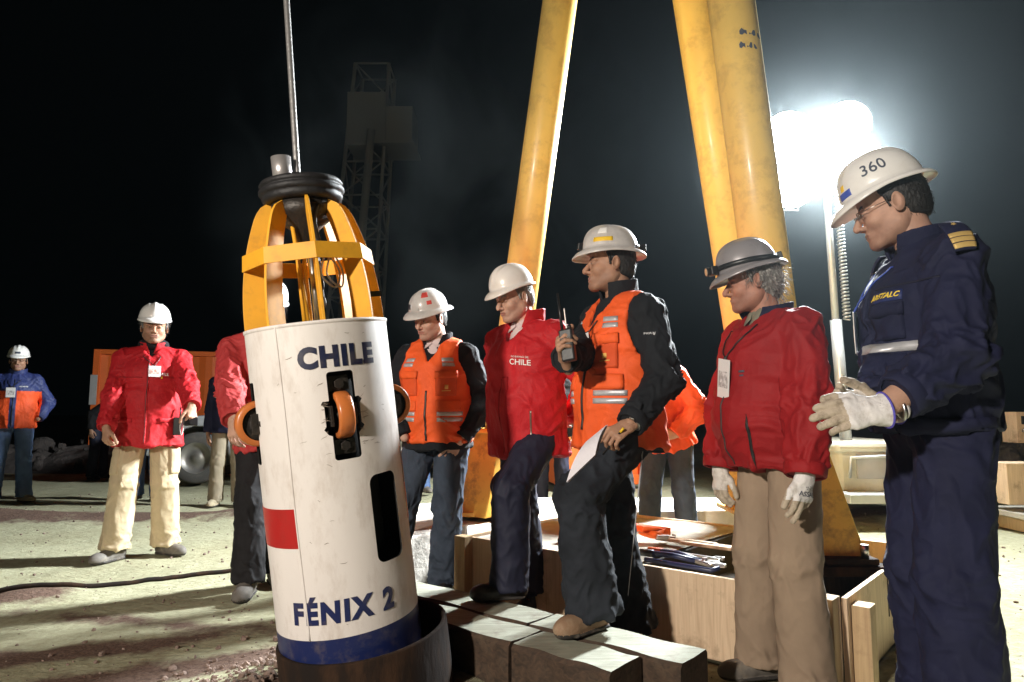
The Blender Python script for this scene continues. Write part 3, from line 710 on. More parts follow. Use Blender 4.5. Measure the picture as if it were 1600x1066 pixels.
        if ft.get('shirtcollar'):
            for s in (1, -1):
                A = N0+nk*.045*S+Fw*.045+X*s*.028; B_ = N0+nk*.03*S-Fw*.01+X*s*.069; D = N0-u*.045*S+Fw*(.098)+X*s*.05; K = N0-u*.015*S+Fw*.088+X*s*.006; Bb = N0-nk*.0+Fw*.01+X*s*.082
                K2 = N0+nk*.04*S-Fw*.068; K3 = N0+nk*.0-Fw*.08
                bm = bmesh.new(); vs = [bm.verts.new(q) for q in (K, D, Bb, B_, A, K2+X*s*.01, K3+X*s*.01)]
                bm.faces.new((vs[0], vs[1], vs[2], vs[3], vs[4])); bm.faces.new((vs[3], vs[2], vs[6], vs[5]))
                o = bm_obj('shirt_collar', bm, ft['shirt'], root, True); md = o.modifiers.new('s', 'SOLIDIFY'); md.thickness = .004
    # ---- gloves
    for sd, v, f_, hd, wr, Mx in gl:
        g_ = mesh_np('glove', v, f_, [hd.get('gm') or M_['glove'], M_['glove_dirty']], root, True, (((v[f_].mean(1)-wr)@Mx[:, 1] > .088*S) | (((v[f_].mean(1)-wr)@Mx[:, 2] < -.016*S) & ((v[f_].mean(1)-wr)@Mx[:, 1] > .01))).astype(int))
        if hd.get('gtrim'):
            X_ = Mx[:, 0]; Z_ = Mx[:, 2]; cpt = wr-Mx[:, 1]*hd.get('cuff', .07)*S
            tube_obj('cuff_trim', [cpt+X_*math.cos(a_)*.047*S+Z_*math.sin(a_)*.037*S for a_ in np.linspace(0, 2*math.pi, 25)[:-1]], .0035, hd['gtrim'], root, 6, True)
    # ---- trousers and boots
    pm = ft['pants']; wk, wb = ft.get('wk', .078), ft.get('wb', .085)
    if legs:
        ops = [('+', C(P0-u*.01, P0+u*.10*S+Fw*b*.3, (.150*w*S, .104*S+b*.25), (.145*w*S, .098*S+b*.35), X0), 0)]; sg = [(P0-u*.1, P0+u*.12, .004, .003, .0, 6, 1.5)]
        for sd, s in (('L', 1), ('R', -1)):
            hp, kn, ank, gp, toe, fd = leg[sd]; e_ = ank-nv(ank-kn)*(-.012)-np.array([0, 0, .02])
            ops += [('+', C(hp, kn, ((.094*w)*S, .100*S), (wk*S*.97, wk*S), X0), .03), ('+', C(kn, e_, (wk*S*.97, wk*S), (wb*S*.95, wb*S), X0, capb=.012), .03 if False else .022)]
            kf = ft.get('pfold', .006); sg += [(hp, kn, kf*.8, kf*1.0, kf*1.2, 6, .9), (kn, e_, kf*.9, kf*1.2, kf*1.1, 8.5, .8)]
        for sd in 'LR': ops.append(('-', C(leg[sd][2]-(0, 0, .045*S), leg[sd][2]+nv(leg[sd][1]-leg[sd][2])*.03, (wb-.014)*S, (wb-.02)*S, X0), .002))
        pf = field(ops); lp = np.array([P0+u*.15]+[q for sd in 'LR' for q in leg[sd][:3]])
        v, f_ = surfnet(pf, lp.min(0)-(.17, .19, .13), lp.max(0)+(.17, .2, .06), .0085/res); v = v+grad(pf, v)*folds(v, sg, seed+2)[:, None]
        mesh_np('trousers', v, f_, [pm], root); J['pb'] = bvh_of(v, f_)
        for sd, s in (('L', 1), ('R', -1)):
            hp, kn, ank, gp, toe, fd = leg[sd]; pt = R_(fd.get('toeup', 0)); sdv = np.cross((0, 0, 1), toe); tz = np.array([0, 0, 1.])
            F_ = nv(toe*math.cos(pt)+tz*math.sin(pt)); U_ = np.cross(F_, -sdv); U_ = U_ if U_[2] > 0 else -U_
            g0 = gp; Q = lambda a_, h_, x_=0: g0+F_*a_*S+U_*h_*S+sdv*x_*S
            ops = [('+', C(Q(-.05, .045), Q(.05, .05), (.036*S, .045*S), (.044*S, .052*S), sdv), 0), ('+', E(Q(.115, .032), np.array([.047, .075, .045])*S, np.stack([sdv, F_, U_], 1)), .03),
                   ('+', C(Q(-.01, .07), Q(-.015, .155), (.045*S, .052*S), (.044*S, .048*S), sdv), .03), ('&', HS(Q(0, .004), -U_), .003)]
            ops += [('+', C(Q(-.055, .012), Q(.12, .012), (.041*S, .013*S), (.052*S, .013*S), sdv), .004), ('&', HS(Q(0, .001), -U_), .001)]
            bf = field(ops); v, f_ = surfnet(bf, g0-.25*S, g0+(.25*S, .25*S, .22*S), .0048 if res >= 1 else .007)
            hh = (v[f_].mean(1)-g0)@U_; bo = mesh_np('boot', v+grad(bf, v)*(fbm(v*30, 2)*.0012)[:, None], f_, [ft['boots'], M_['sole']], root, True, (hh < .020*S).astype(int))
            if ft.get('laces'):
                bm = bmesh.new()
                for k in range(4):
                    a_, h_ = .085-.026*k, .088+.017*k; add_tube(bm, [Q(a_, h_-.014, -.026), Q(a_-.006, h_+.002, 0), Q(a_-.018, h_-.006, .026)], .0028*S, 6)
                bm_obj('lace', bm, ft['laces'], bo, True)
    # ---- helmet
    on = None
    if ft.get('helmet'):
        hs = ft['helmet']; tl_ = hs.get('tilt', 0)
        hM = (hp_((0, .004, .0)), hR@rot(0, hs.get('tip', 0), 0)*.98*S)
        ho, on = helmet(root, hM, hs['m'], hs.get('style', 'cap'), tall=hs.get('tall', .118)); J['helmet'] = ho; J['hM'] = hM
    J.update(root=root, patch=patch, text=put_text, hit=hit, arm=arm, leg=leg, on=on, head=(Hc, hR, S), hp=hp_, P0=P0, u=u, X=X, Fw=Fw, N0=N0, S=S, bj=bj, surf=surf, tl=tl)
    J['wl'] = lambda p: Matrix.Translation(loc) @ Matrix.Rotation(R_(yaw), 4, 'Z') @ Vector(p)
    return J
def Vector2(v): return np.asarray(v, float)
def headlamp(J, m_strap, lamp_az=0, h=.018, lit=False):
    on = J['on']; S = J['S']; pts = [on(a_, h+(.010*math.cos(R_(a_))), 0) for a_ in range(0, 360, 12)]
    pts = [p+n*.003 for p, n in pts]
    bm = bmesh.new(); rows = []; Mh = J['hM']; up = Vector(Mh[1]@np.array([0, 0, 1])).normalized()
    for p in pts: rows.append((bm.verts.new(p+up*.010*S), bm.verts.new(p-up*.010*S)))
    for i in range(len(rows)):
        a_, b_ = rows[i], rows[(i+1) % len(rows)]; bm.faces.new((a_[0], b_[0], b_[1], a_[1]))
    o = bm_obj('lamp_strap', bm, m_strap, J['helmet'], True); md = o.modifiers.new('s', 'SOLIDIFY'); md.thickness = .004; md.offset = 1
    p, n = on(lamp_az, h+.008); q = n.to_track_quat('Z', 'Y').to_matrix()
    bm = bmesh.new(); add_box(bm, p+n*.016*S, (.05*S, .036*S, .028*S), q); add_cyl(bm, p+n*.026*S, p+n*.045*S, .017*S, .019*S, 20)
    lo = bm_obj('headlamp', bm, M_['black_plastic'], J['helmet'], False, .003)
    cyl_obj('lens', p+n*.0452*S, p+n*.047*S, .016*S, M_['lens'], lo)
    # battery pack at the back
    p, n = on(180+lamp_az, h-.002); q = n.to_track_quat('Z', 'Y').to_matrix(); box_obj('battery_pack', p+n*.013*S, (.055*S, .035*S, .022*S), M_['black_plastic'], J['helmet'], q)
def sticker(J, az, h, w_, hh, m, name='sticker'):
    on = J['on']
    def f(a_, c_):
        # on-shell point found by azimuth and height
        p, n = on(az+(a_-.5)*w_, h+(c_-.5)*hh); return p, n
    return grid_patch(name, f, 8, 6, .0008, m, J['helmet'], .0005)
def badge(J, az, h, m_card, w_=.075, hh=.11, strap=None, tiltd=0):
    p, n = J['hit'](az, h); X, u = J['X'], J['u']; n = Vector(nv(J['Fw']*math.cos(R_(az))+X*math.sin(R_(az)))); r = Vector(np.cross(u, -np.array(n))).normalized(); up = Vector(u)
    if tiltd: Rr = Matrix.Rotation(R_(tiltd), 3, n); r = Rr@r; up = Rr@up
    M = Matrix((r, up, n)).transposed(); c = p+n*.016
    b = box_obj('badge', c, (w_, hh, .003), M_['badge'], J['root'], M, .001)
    box_obj('badge_print', c+n*.0022+up*(-hh*.02), (w_*.78, hh*.42, .0012), m_card, b, M, 0)
    if strap:
        for a_ in (42, -42):
            q = []
            for k in range(13):
                s_ = k/12; hq = J['hit'](a_+(az-a_)*s_**.8, .475+(h+hh*.5/J['S']-.475)*s_)
                if hq: q.append(hq[0]+hq[1]*.006)
            q = q[:-1]+[c+up*hh*.5]
            tube_obj('lanyard', q, .0028, strap, J['root'], 6)
    return b
# ------------------------------------------------------------ materials of the place
def node_mat(name):
    m = bpy.data.materials.new(name); m.use_nodes = True; return m, m.node_tree.nodes, m.node_tree.links, m.node_tree.nodes['Principled BSDF']
def ground_mat():
    m, N, L, b = node_mat('packed_earth'); tc = N.new('ShaderNodeTexCoord')
    def noise(sc, det, ro=.6, st=None, dist=0):
        n = N.new('ShaderNodeTexNoise'); n.inputs['Scale'].default_value = sc; n.inputs['Detail'].default_value = det; n.inputs['Roughness'].default_value = ro; n.inputs['Distortion'].default_value = dist
        if st:
            mp = N.new('ShaderNodeMapping'); mp.inputs['Scale'].default_value = st; mp.inputs['Rotation'].default_value = (0, 0, .5); L.new(tc.outputs['Object'], mp.inputs[0]); L.new(mp.outputs[0], n.inputs['Vector'])
        else: L.new(tc.outputs['Object'], n.inputs['Vector'])
        return n
    def ramp(n, p0, p1, c0, c1):
        r = N.new('ShaderNodeValToRGB'); e = r.color_ramp.elements; e[0].position = p0; e[1].position = p1; e[0].color = (*c0, 1); e[1].color = (*c1, 1); L.new(n.outputs['Fac'] if hasattr(n, 'outputs') else n, r.inputs[0]); return r
    base = ramp(noise(.9, 5), .3, .7, (.38, .36, .23), (.54, .53, .36))
    n2 = noise(22, 8, .72); r2 = ramp(n2, .42, .62, (0, 0, 0), (1, 1, 1))
    mx = N.new('ShaderNodeMix'); mx.data_type = 'RGBA'; mx.blend_type = 'MULTIPLY'; mx.inputs[0].default_value = .55
    L.new(base.outputs[0], mx.inputs[6]); r3 = ramp(n2, .3, .65, (.45, .40, .33), (1, 1, 1)); L.new(r3.outputs[0], mx.inputs[7])
    nd = noise(38, 6, .8, (1, 1.6, 1), .4); rd_ = N.new('ShaderNodeValToRGB'); rd_.color_ramp.elements[0].position = .60; rd_.color_ramp.elements[1].position = .69; rd_.color_ramp.elements[1].color = (.75, .75, .75, 1); L.new(nd.outputs['Fac'], rd_.inputs[0])
    m0 = N.new('ShaderNodeMix'); m0.data_type = 'RGBA'; L.new(rd_.outputs[0], m0.inputs[0]); L.new(mx.outputs[2], m0.inputs[6]); m0.inputs[7].default_value = (.16, .12, .075, 1); mx = m0
    # painted shadow streaks and darker reddish soil, by vertex weight plus noise
    at = N.new('ShaderNodeAttribute'); at.attribute_name = 'soil_shade'
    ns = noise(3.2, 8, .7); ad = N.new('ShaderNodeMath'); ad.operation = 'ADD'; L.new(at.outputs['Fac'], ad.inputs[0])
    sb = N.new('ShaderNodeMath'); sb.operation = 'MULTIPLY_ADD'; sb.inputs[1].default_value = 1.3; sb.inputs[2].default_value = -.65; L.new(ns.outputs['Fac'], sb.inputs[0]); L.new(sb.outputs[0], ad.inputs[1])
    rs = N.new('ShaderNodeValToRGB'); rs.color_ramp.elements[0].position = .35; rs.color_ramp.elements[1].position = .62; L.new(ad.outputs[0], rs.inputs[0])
    soil_shade = ramp(noise(60, 6, .75), .35, .7, (.085, .052, .040), (.24, .155, .115))
    m2 = N.new('ShaderNodeMix'); m2.data_type = 'RGBA'; L.new(rs.outputs[0], m2.inputs[0]); L.new(mx.outputs[2], m2.inputs[6]); L.new(soil_shade.outputs[0], m2.inputs[7])
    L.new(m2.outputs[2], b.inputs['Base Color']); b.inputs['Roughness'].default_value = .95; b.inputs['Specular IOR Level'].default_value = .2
    b1 = N.new('ShaderNodeBump'); b1.inputs['Strength'].default_value = .9; b1.inputs['Distance'].default_value = .035; L.new(noise(13, 9, .68, (1, 1.8, 1), .6).outputs['Fac'], b1.inputs['Height'])
    b2 = N.new('ShaderNodeBump'); b2.inputs['Strength'].default_value = .7; b2.inputs['Distance'].default_value = .006; L.new(noise(95, 5, .7).outputs['Fac'], b2.inputs['Height']); L.new(b1.outputs[0], b2.inputs['Normal']); L.new(b2.outputs[0], b.inputs['Normal'])
    return m
M_['ground'] = ground_mat()
def wood(name, c1, c2, grain=(1, 14, 14), sc=3., stain=(.12, .08, .05), stamt=.6, bump=.4):
    m, N, L, b = node_mat(name); tc = N.new('ShaderNodeTexCoord'); mp = N.new('ShaderNodeMapping'); mp.inputs['Scale'].default_value = grain; L.new(tc.outputs['Object'], mp.inputs[0])
    n = N.new('ShaderNodeTexNoise'); n.inputs['Scale'].default_value = sc; n.inputs['Detail'].default_value = 6; n.inputs['Distortion'].default_value = 1.2; L.new(mp.outputs[0], n.inputs['Vector'])
    r = N.new('ShaderNodeValToRGB'); r.color_ramp.elements[0].position = .3; r.color_ramp.elements[1].position = .7; r.color_ramp.elements[0].color = (*c2, 1); r.color_ramp.elements[1].color = (*c1, 1); L.new(n.outputs['Fac'], r.inputs[0])
    n2 = N.new('ShaderNodeTexNoise'); n2.inputs['Scale'].default_value = 4.5; n2.inputs['Detail'].default_value = 9; n2.inputs['Roughness'].default_value = .72; L.new(tc.outputs['Object'], n2.inputs['Vector'])
    r2 = N.new('ShaderNodeValToRGB'); r2.color_ramp.elements[0].position = .53; r2.color_ramp.elements[1].position = .70; r2.color_ramp.elements[1].color = (stamt, stamt, stamt, 1); L.new(n2.outputs['Fac'], r2.inputs[0])
    mx = N.new('ShaderNodeMix'); mx.data_type = 'RGBA'; L.new(r2.outputs[0], mx.inputs[0]); L.new(r.outputs[0], mx.inputs[6]); mx.inputs[7].default_value = (*stain, 1)
    L.new(mx.outputs[2], b.inputs['Base Color']); b.inputs['Roughness'].default_value = .8
    bp = N.new('ShaderNodeBump'); bp.inputs['Strength'].default_value = bump; bp.inputs['Distance'].default_value = .004; L.new(n.outputs['Fac'], bp.inputs['Height']); L.new(bp.outputs[0], b.inputs['Normal']); return m
M_['beam'] = wood('beam_side_shade', (.075, .043, .025), (.028, .017, .010), stain=(.10, .07, .045), stamt=.6)  # dark base carries the shadow that the timber sides stand in
M_['beam_top'] = wood('beam_top_lit', (.34, .35, .27), (.20, .19, .14), stain=(.13, .09, .065), stamt=.85)  # paler greenish top: grazing floodlight painted into the wood colour
M_['ply'] = wood('formwork_board', (.72, .54, .36), (.56, .40, .26), grain=(16, 16, 1.1), stain=(.24, .155, .09), stamt=.75)
M_['ply_v'] = wood('stud_wood', (.56, .40, .22), (.42, .28, .15), grain=(14, 14, 1), stain=(.25, .15, .08))
M_['conc'] = mat('dusty_concrete', (.50, .47, .40), .95, bump=.8, bscale=30, bdist=.01, col2=(.36, .33, .27), vscale=5, dirt=(.20, .17, .13), dscale=6)
M_['conc_pale'] = mat('pale_concrete', (.62, .57, .50), .95, bump=.9, bscale=24, bdist=.012, col2=(.50, .45, .39), vscale=9)
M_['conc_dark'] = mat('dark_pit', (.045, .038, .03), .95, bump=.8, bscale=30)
M_['yellow'] = mat('yellow_paint', (.80, .54, .14), .42, var=.10, vscale=2.2, bump=.25, bscale=18, bdist=.004, dirt=(.38, .21, .07), dscale=7, damt=.55, coat=.1)
M_['yellow_rust'] = mat('scuffed_yellow_paint', (.68, .40, .06), .5, var=.1, vscale=3, bump=.3, bscale=22, bdist=.004, dirt=(.13, .075, .03), dscale=8, damt=.85)
M_['cap_yellow'] = mat('orange_yellow_paint', (.80, .38, .02), .6, var=.08, vscale=6, dirt=(.42, .19, .03), dscale=14, damt=.5, bump=.2, bscale=40, bdist=.002)
M_['cap_white'] = mat('capsule_white_paint', (.74, .69, .65), .52, var=.04, vscale=4, dirt=(.38, .29, .22), dscale=13, damt=.46, bump=.2, bscale=14, bdist=.005, stretch=(1, 1, .38))
M_['cap_navy'] = mat('capsule_navy_paint', (.010, .018, .085), .4, dirt=(.15, .12, .10), dscale=16, damt=.5)
M_['cap_ink'] = mat('capsule_dark_lettering', (.008, .012, .045), .45, dirt=(.15, .12, .10), dscale=16, damt=.4)
M_['cap_red'] = mat('capsule_red_paint', (.42, .012, .012), .4, var=.08, dirt=(.25, .03, .02), dscale=10, damt=.4)
M_['void'] = mat('dark_interior', (.010, .009, .008), .9)
M_['grease'] = mat('greasy_steel', (.035, .030, .026), .42, metal=.5, bump=.7, bscale=70, bdist=.004, dirt=(.12, .08, .05), dscale=18)
M_['tyre_or'] = mat('orange_polyurethane', (.52, .15, .035), .33, var=.1, bump=.2, coat=.2, dirt=(.18, .06, .03), dscale=18, damt=.6)
M_['casing'] = mat('casing_steel', (.022, .012, .007), .95, bump=.8, bscale=28, bdist=.006, col2=(.012, .009, .008), vscale=9, dirt=(.055, .028, .015), dscale=9, damt=.8, stretch=(1, 1, .3), spec=.2)
M_['cable'] = mat('wire_rope', (.32, .31, .30), .42, metal=.6, bump=1., bscale=30, bdist=.004)
M_['rock'] = mat('rubble', (.115, .095, .085), .95, bump=1., bscale=9, bdist=.05, col2=(.06, .05, .046), vscale=3)
M_['gravel'] = mat('gravel', (.27, .19, .15), .95, col2=(.12, .08, .065), vscale=60, bump=.6, bscale=150)
M_['cont_or'] = mat('orange_container', (.70, .13, .015), .6, var=.12, vscale=1.5, bump=.2, bscale=8)
M_['cont_grey'] = mat('grey_panel', (.42, .40, .38), .6, var=.1)
M_['truck_w'] = mat('truck_paint', (.42, .43, .44), .3, var=.05, coat=.3); M_['truck_glass'] = mat('dark_glass', (.01, .012, .014), .08)
M_['tyre'] = mat('tyre_rubber', (.09, .085, .078), .85, bump=.5, bscale=40, dirt=(.22, .19, .15), dscale=5); M_['rim'] = mat('wheel_rim', (.40, .38, .35), .4, metal=.7, dirt=(.2, .17, .13), dscale=8)
M_['galv'] = mat('galvanised_mast', (.62, .62, .60), .4, metal=.5, var=.06); M_['tower_g'] = mat('rig_grey', (.42, .41, .38), .7)
M_['cream'] = mat('cream_paint', (.66, .62, .50), .45, var=.05, dirt=(.35, .3, .2)); M_['blue_steel'] = mat('blue_handle', (.015, .022, .07), .35)
M_['strap_or'] = mat('orange_webbing', (.80, .13, .015), .65, bump=.5, bscale=260, bdist=.002)
M_['card'] = mat('cardboard', (.45, .31, .18), .85)

# ------------------------------------------------------------ ground
FP3 = (-1.50, 3.98)
def ground_h(x, y):
    p = np.stack([x, y, np.zeros_like(x)], 1)
    far = np.clip((y-6)/10, 0, 1)
    h = fbm(p*.55+5, 3)*.022*(1+3*far)+fbm(p*2.6, 2)*.009+fbm(p*6.5+2, 2)*.0075
    near = np.exp(-((x-.2)**2+(y-3.4)**2)/4.5); h *= (1-.85*near)
    h -= .015
    h += .10*np.exp(-((y-7.55-.12*np.sin(x*.9)-.05*x)/.28)**2)*(x < 1)*(.6+.4*np.sin(x*2.1+1))     # a low ridge of spoil behind the nearest people
    h += .06*np.exp(-((x+2.95)**2/.10+(y-4.28)**2/.03))                                            # little heap of soil by the left man's boot
    r = np.hypot(x+.62, y-2.75); h += .07*np.exp(-((r-.42)/.20)**2)
    return h
def soil_shade_w(x, y):
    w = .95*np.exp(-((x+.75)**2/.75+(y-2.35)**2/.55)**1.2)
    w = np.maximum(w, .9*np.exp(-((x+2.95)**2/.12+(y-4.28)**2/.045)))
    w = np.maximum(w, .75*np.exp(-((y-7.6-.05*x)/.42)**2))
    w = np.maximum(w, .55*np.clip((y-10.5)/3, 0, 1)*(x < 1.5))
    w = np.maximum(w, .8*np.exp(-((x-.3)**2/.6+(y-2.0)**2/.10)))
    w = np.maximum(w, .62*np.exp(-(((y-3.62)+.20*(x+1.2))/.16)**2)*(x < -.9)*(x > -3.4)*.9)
    w = np.maximum(w, (.52+.30*np.sin((y-.35*x)*11+1.2*np.sin(x*2.1)))*np.clip((4.05-y+.10*x)/.5, 0, 1)*np.clip((-.2-x)/.3, 0, 1)*np.clip((3.4+x)/1.2+.45, 0, 1))  # brown soil whose streaks paint in shade along the lamp-shadow direction
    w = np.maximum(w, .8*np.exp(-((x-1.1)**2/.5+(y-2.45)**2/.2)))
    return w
def make_ground():
    xs = np.concatenate([-np.geomspace(220, 7, 26), np.arange(-6.9, 6.9, .055), np.geomspace(7, 220, 26)])
    ys = np.concatenate([np.arange(-6, 1, .5), np.arange(1.0, 12, .055), np.geomspace(12.1, 300, 44)])
    X, Y = np.meshgrid(xs, ys, indexing='ij'); x = X.ravel(); y = Y.ravel(); z = ground_h(x, y)
    nx, ny = len(xs), len(ys); I = np.arange(nx*ny).reshape(nx, ny)
    F_ = np.stack([I[:-1, :-1].ravel(), I[1:, :-1].ravel(), I[1:, 1:].ravel(), I[:-1, 1:].ravel()], 1)
    o = mesh_np('ground', np.stack([x, y, z], 1), F_, [M_['ground']])
    a = o.data.attributes.new('soil_shade', 'FLOAT', 'POINT'); a.data.foreach_set('value', soil_shade_w(x, y).astype(np.float32))
    tag(o, kind='structure')
make_ground()
gz = lambda x, y: float(ground_h(np.array([x], float), np.array([y], float))[0])

# gravel and clods round the capsule's casing
def stones(name, n, pick, rmin, rmax, m, seed=1, kind='stuff', label=None):
    rs = np.random.RandomState(seed); V = []; Fc = []; base = bmesh.new(); bmesh.ops.create_icosphere(base, subdivisions=1, radius=1)
    bv = np.array([v.co[:] for v in base.verts]); bf = np.array([[v.index for v in f.verts] for f in base.faces]); base.free()
    for i in range(n):
        x, y = pick(rs); r = rmin+(rmax-rmin)*rs.rand()**3; s = r*(.6+.7*rs.rand(3)); Rm = np.array(Euler(rs.rand(3)*6.28).to_matrix())
        v = (bv*(1+.22*rs.randn(len(bv), 1)*.6))*s; v = v@Rm.T+np.array([x, y, gz(x, y)+r*.25]); Fc.append(bf+len(V)*len(bv)); V.append(v)
    o = mesh_np(name, np.concatenate(V), np.concatenate(Fc), [m], None, False); tag(o, label, kind=kind); return o
def pk_casing(rs):
    while 1:
        a = rs.rand()*6.28; r = .34+abs(rs.randn())*.30; x, y = -.62+r*math.cos(a), 2.75+r*math.sin(a)
        if not (x > -.3 and y > 2.75-.86*(x+.3)-.05 ): return x, y
stones('gravel', 2600, pk_casing, .003, .017, M_['gravel'], 4)
def pk_field(rs):
    y = 1.6+rs.rand()**1.3*8; return (rs.rand()*2-1)*y*.8, y
stones('loose_stones', 3000, pk_field, .002, .013, M_['gravel'], 5)
def pk_fr(rs):
    t = rs.rand(); return -.2+1.5*t+rs.randn()*.08, 2.42-.25*t+rs.randn()*.07-.9*t*0
stones('loose_gravel', 700, lambda rs: (-.25+rs.rand()*1.7, 1.95+rs.rand()*.35), .003, .014, M_['gravel'], 6)

# ------------------------------------------------------------ rubble banks
def rubble(name, cx, cy_, L_, Wd, Ht, seed, rz=0, label=''):
    rs = np.random.RandomState(seed); nx, ny = int(L_/.16), int(Wd/.16)
    X, Y = np.meshgrid(np.linspace(-L_/2, L_/2, nx), np.linspace(-Wd/2, Wd/2, ny), indexing='ij'); x = X.ravel(); y = Y.ravel()
    p = np.stack([x, y, np.zeros_like(x)], 1); env = np.clip(1-(np.abs(y)/(Wd/2))**2, 0, 1)**.7*np.clip((L_/2-np.abs(x))/1.2, 0, 1)
    bl = np.abs(perlin(p*1.1+seed))+.6*np.abs(perlin(p*2.3+seed+4))+.35*np.abs(perlin(p*4.7+9)); z = Ht*env*(.55+.55*bl+.35*perlin(p*.35+seed))-.06
    I = np.arange(nx*ny).reshape(nx, ny); F_ = np.stack([I[:-1, :-1].ravel(), I[1:, :-1].ravel(), I[1:, 1:].ravel(), I[:-1, 1:].ravel()], 1)
    V = [np.stack([x, y, z], 1)]; Fs = F_.tolist(); off = len(x)
    base = bmesh.new(); bmesh.ops.create_icosphere(base, subdivisions=2, radius=1); bv = np.array([v.co[:] for v in base.verts]); bf = [[v.index for v in f.verts] for f in base.faces]; base.free()
    for k in range(int(L_*14)):
        i = rs.randint(len(x)); r = .05+.17*rs.rand()**2; 
        if env[i] < .15: continue
        d = 1+.28*perlin(bv*1.5+k*3.3); v = bv*d[:, None]*(r*(.6+.6*rs.rand(3))); v = v@np.array(Euler(rs.rand(3)*6).to_matrix()).T+[x[i], y[i], z[i]+r*.15]
        V.append(v); Fs += [[a+off for a in f] for f in bf]; off += len(v)
    o = mesh_np(name, np.concatenate(V), Fs, [M_['rock']], None, False); o.location = (cx, cy_, 0); o.rotation_euler.z = rz; tag(o, kind='structure'); return o
rubble('rubble_bank', -9.2, 14.6, 9.5, 3.2, .62, 3)
rubble('rubble_bank', 8.8, 10.6, 5.0, 2.6, .95, 8)

# ------------------------------------------------------------ haze: thin dust and smoke in the floodlit air
hz = bpy.data.materials.new('haze'); hz.use_nodes = True; hn = hz.node_tree; hn.nodes.remove(hn.nodes['Principled BSDF'])
pv = hn.nodes.new('ShaderNodeVolumePrincipled'); pv.inputs['Color'].default_value = (.78, .93, 1, 1); pv.inputs['Density'].default_value = HAZE; pv.inputs['Anisotropy'].default_value = .8
hn.links.new(pv.outputs[0], hn.nodes['Material Output'].inputs['Volume'])
hb = bmesh.new(); add_box(hb, (0, 30, 12.0), (130, 120, 27)); ho = bm_obj('haze', hb, hz); tag(ho, kind='stuff')

# ------------------------------------------------------------ light tower
def light_tower():
    base = P(1338, 800, 7.6); bx, by = base.x, base.y; r = empty('light_tower', (bx, by, 0)); tag(r, 'floodlight tower with a galvanised mast, four blazing lamps and a cream trailer', 'light tower')
    L = lambda v: Vector(v)-Vector((bx, by, 0))
    foot = L(P(1322, 690, 7.6)); mid = L(P(1306, 500, 7.55)); top = L(P(1287, 235, 7.5))
    tube_obj('mast', [foot, mid], .062, M_['galv'], r, 16); tube_obj('upper_mast', [mid-Vector((0, 0, .1)), top], .040, M_['galv'], r, 14)
    pts = []; n = 360; d = top-mid
    for i in range(n):
        t = i/(n-1); c = mid+d*t*.93; a = t*2*math.pi*46; pts.append(c+Vector((.115+.035*math.cos(a), -.02+.035*math.sin(a), 0)))
    tube_obj('coiled_cable', pts, .011, M_['galv'], r, 5)
    heads = [P(1230, 212, 7.5), P(1322, 196, 7.5), P(1237, 288, 7.5), P(1352, 262, 7.62)]; heads = [L(h) for h in heads]
    cx = sum((h for h in heads), Vector())/4
    tube_obj('crossbar', [Vector((heads[0].x-.1, 0, heads[0].z-.28)), Vector((heads[1].x+.1, 0, heads[1].z-.24))], .022, M_['galv'], r); 
    tube_obj('crossbar', [Vector((heads[0].x, 0, heads[2].z-.25)), top-Vector((0, 0, .3)), Vector((heads[3].x, 0, heads[3].z-.25))], .022, M_['galv'], r)
    tgts = [(-3.4, 3.6, .3), (-2.4, 4.6, .4), (-9, 11.5, 1.0), (-1.6, 3.0, .4)]
    for k, h in enumerate(heads):
        w_ = h+Vector((bx, by, 0)); ax = (Vector((0.2, 1.0, 1.2))-w_).normalized(); q = ax.to_track_quat('Z', 'Y').to_matrix().to_4x4(); T = Matrix.Translation(h)@q
        hd = lathe('lamp_head', [(.05, -.20), (.14, -.16), (.24, -.06), (.26, 0), (.27, .0), (.27, -.02), (.15, -.18), (.0, -.21)], M_['galv'], r, 32, T)
        lathe('lamp_lens', [(.0001, .004), (.252, .004), (.252, -.004)], M_['lamp_on'], hd, 32, T)
        tube_obj('bracket', [h+Vector((-.12, .14, 0)), h+Vector((-.12, .14, -.26)), h+Vector((.12, .14, -.26)), h+Vector((.12, .14, 0))], .012, M_['galv'], hd, 6)
        s = spot('tower_lamp', w_+ax*.05, tgts[k], LAMP_POWER, (.90, .97, 1.0), .20, (112, 150, 150, 112)[k], 1.0)
    # trailer
    bm = bmesh.new(); add_box(bm, (.02, .25, .50), (.95, 1.7, .44)); bm_obj('housing', bm, M_['cream'], r, False, .05)
    bm = bmesh.new(); add_box(bm, (.02, .25, .75), (1.02, 1.78, .10)); bm_obj('lid', bm, M_['cream'], r, False, .04)
    bm = bmesh.new(); add_box(bm, (0, .2, .27), (1.0, 2.2, .09)); add_box(bm, (0, -1.1, .27), (.1, .8, .08)); bm_obj('chassis', bm, M_['galv'], r, False, .01)
    for s in (-1, 1):
        w_ = cyl_obj('wheel', (s*.62-.09, .25, .30), (s*.62+.09, .25, .30), .29, M_['tyre'], r, None, 32, .03); cyl_obj('rim', (s*.62-.095, .25, .30), (s*.62+.095, .25, .30), .16, M_['rim'], w_)
    for s in (-1, 1):
        for y_ in (-.75, 1.1): tube_obj('outrigger', [(s*.45, y_, .3), (s*.85, y_, .3), (s*.85, y_, .0)], .028, M_['galv'], r)
    tube_obj('grab_rail', [(-.36, -.63, .45), (-.36, -.68, .65), (.3, -.68, .68), (.3, -.63, .45)], .016, M_['galv'], r)
    box_obj('control_panel', (-.05, -.615, .56), (.45, .03, .24), M_['cont_grey'], r)
light_tower()

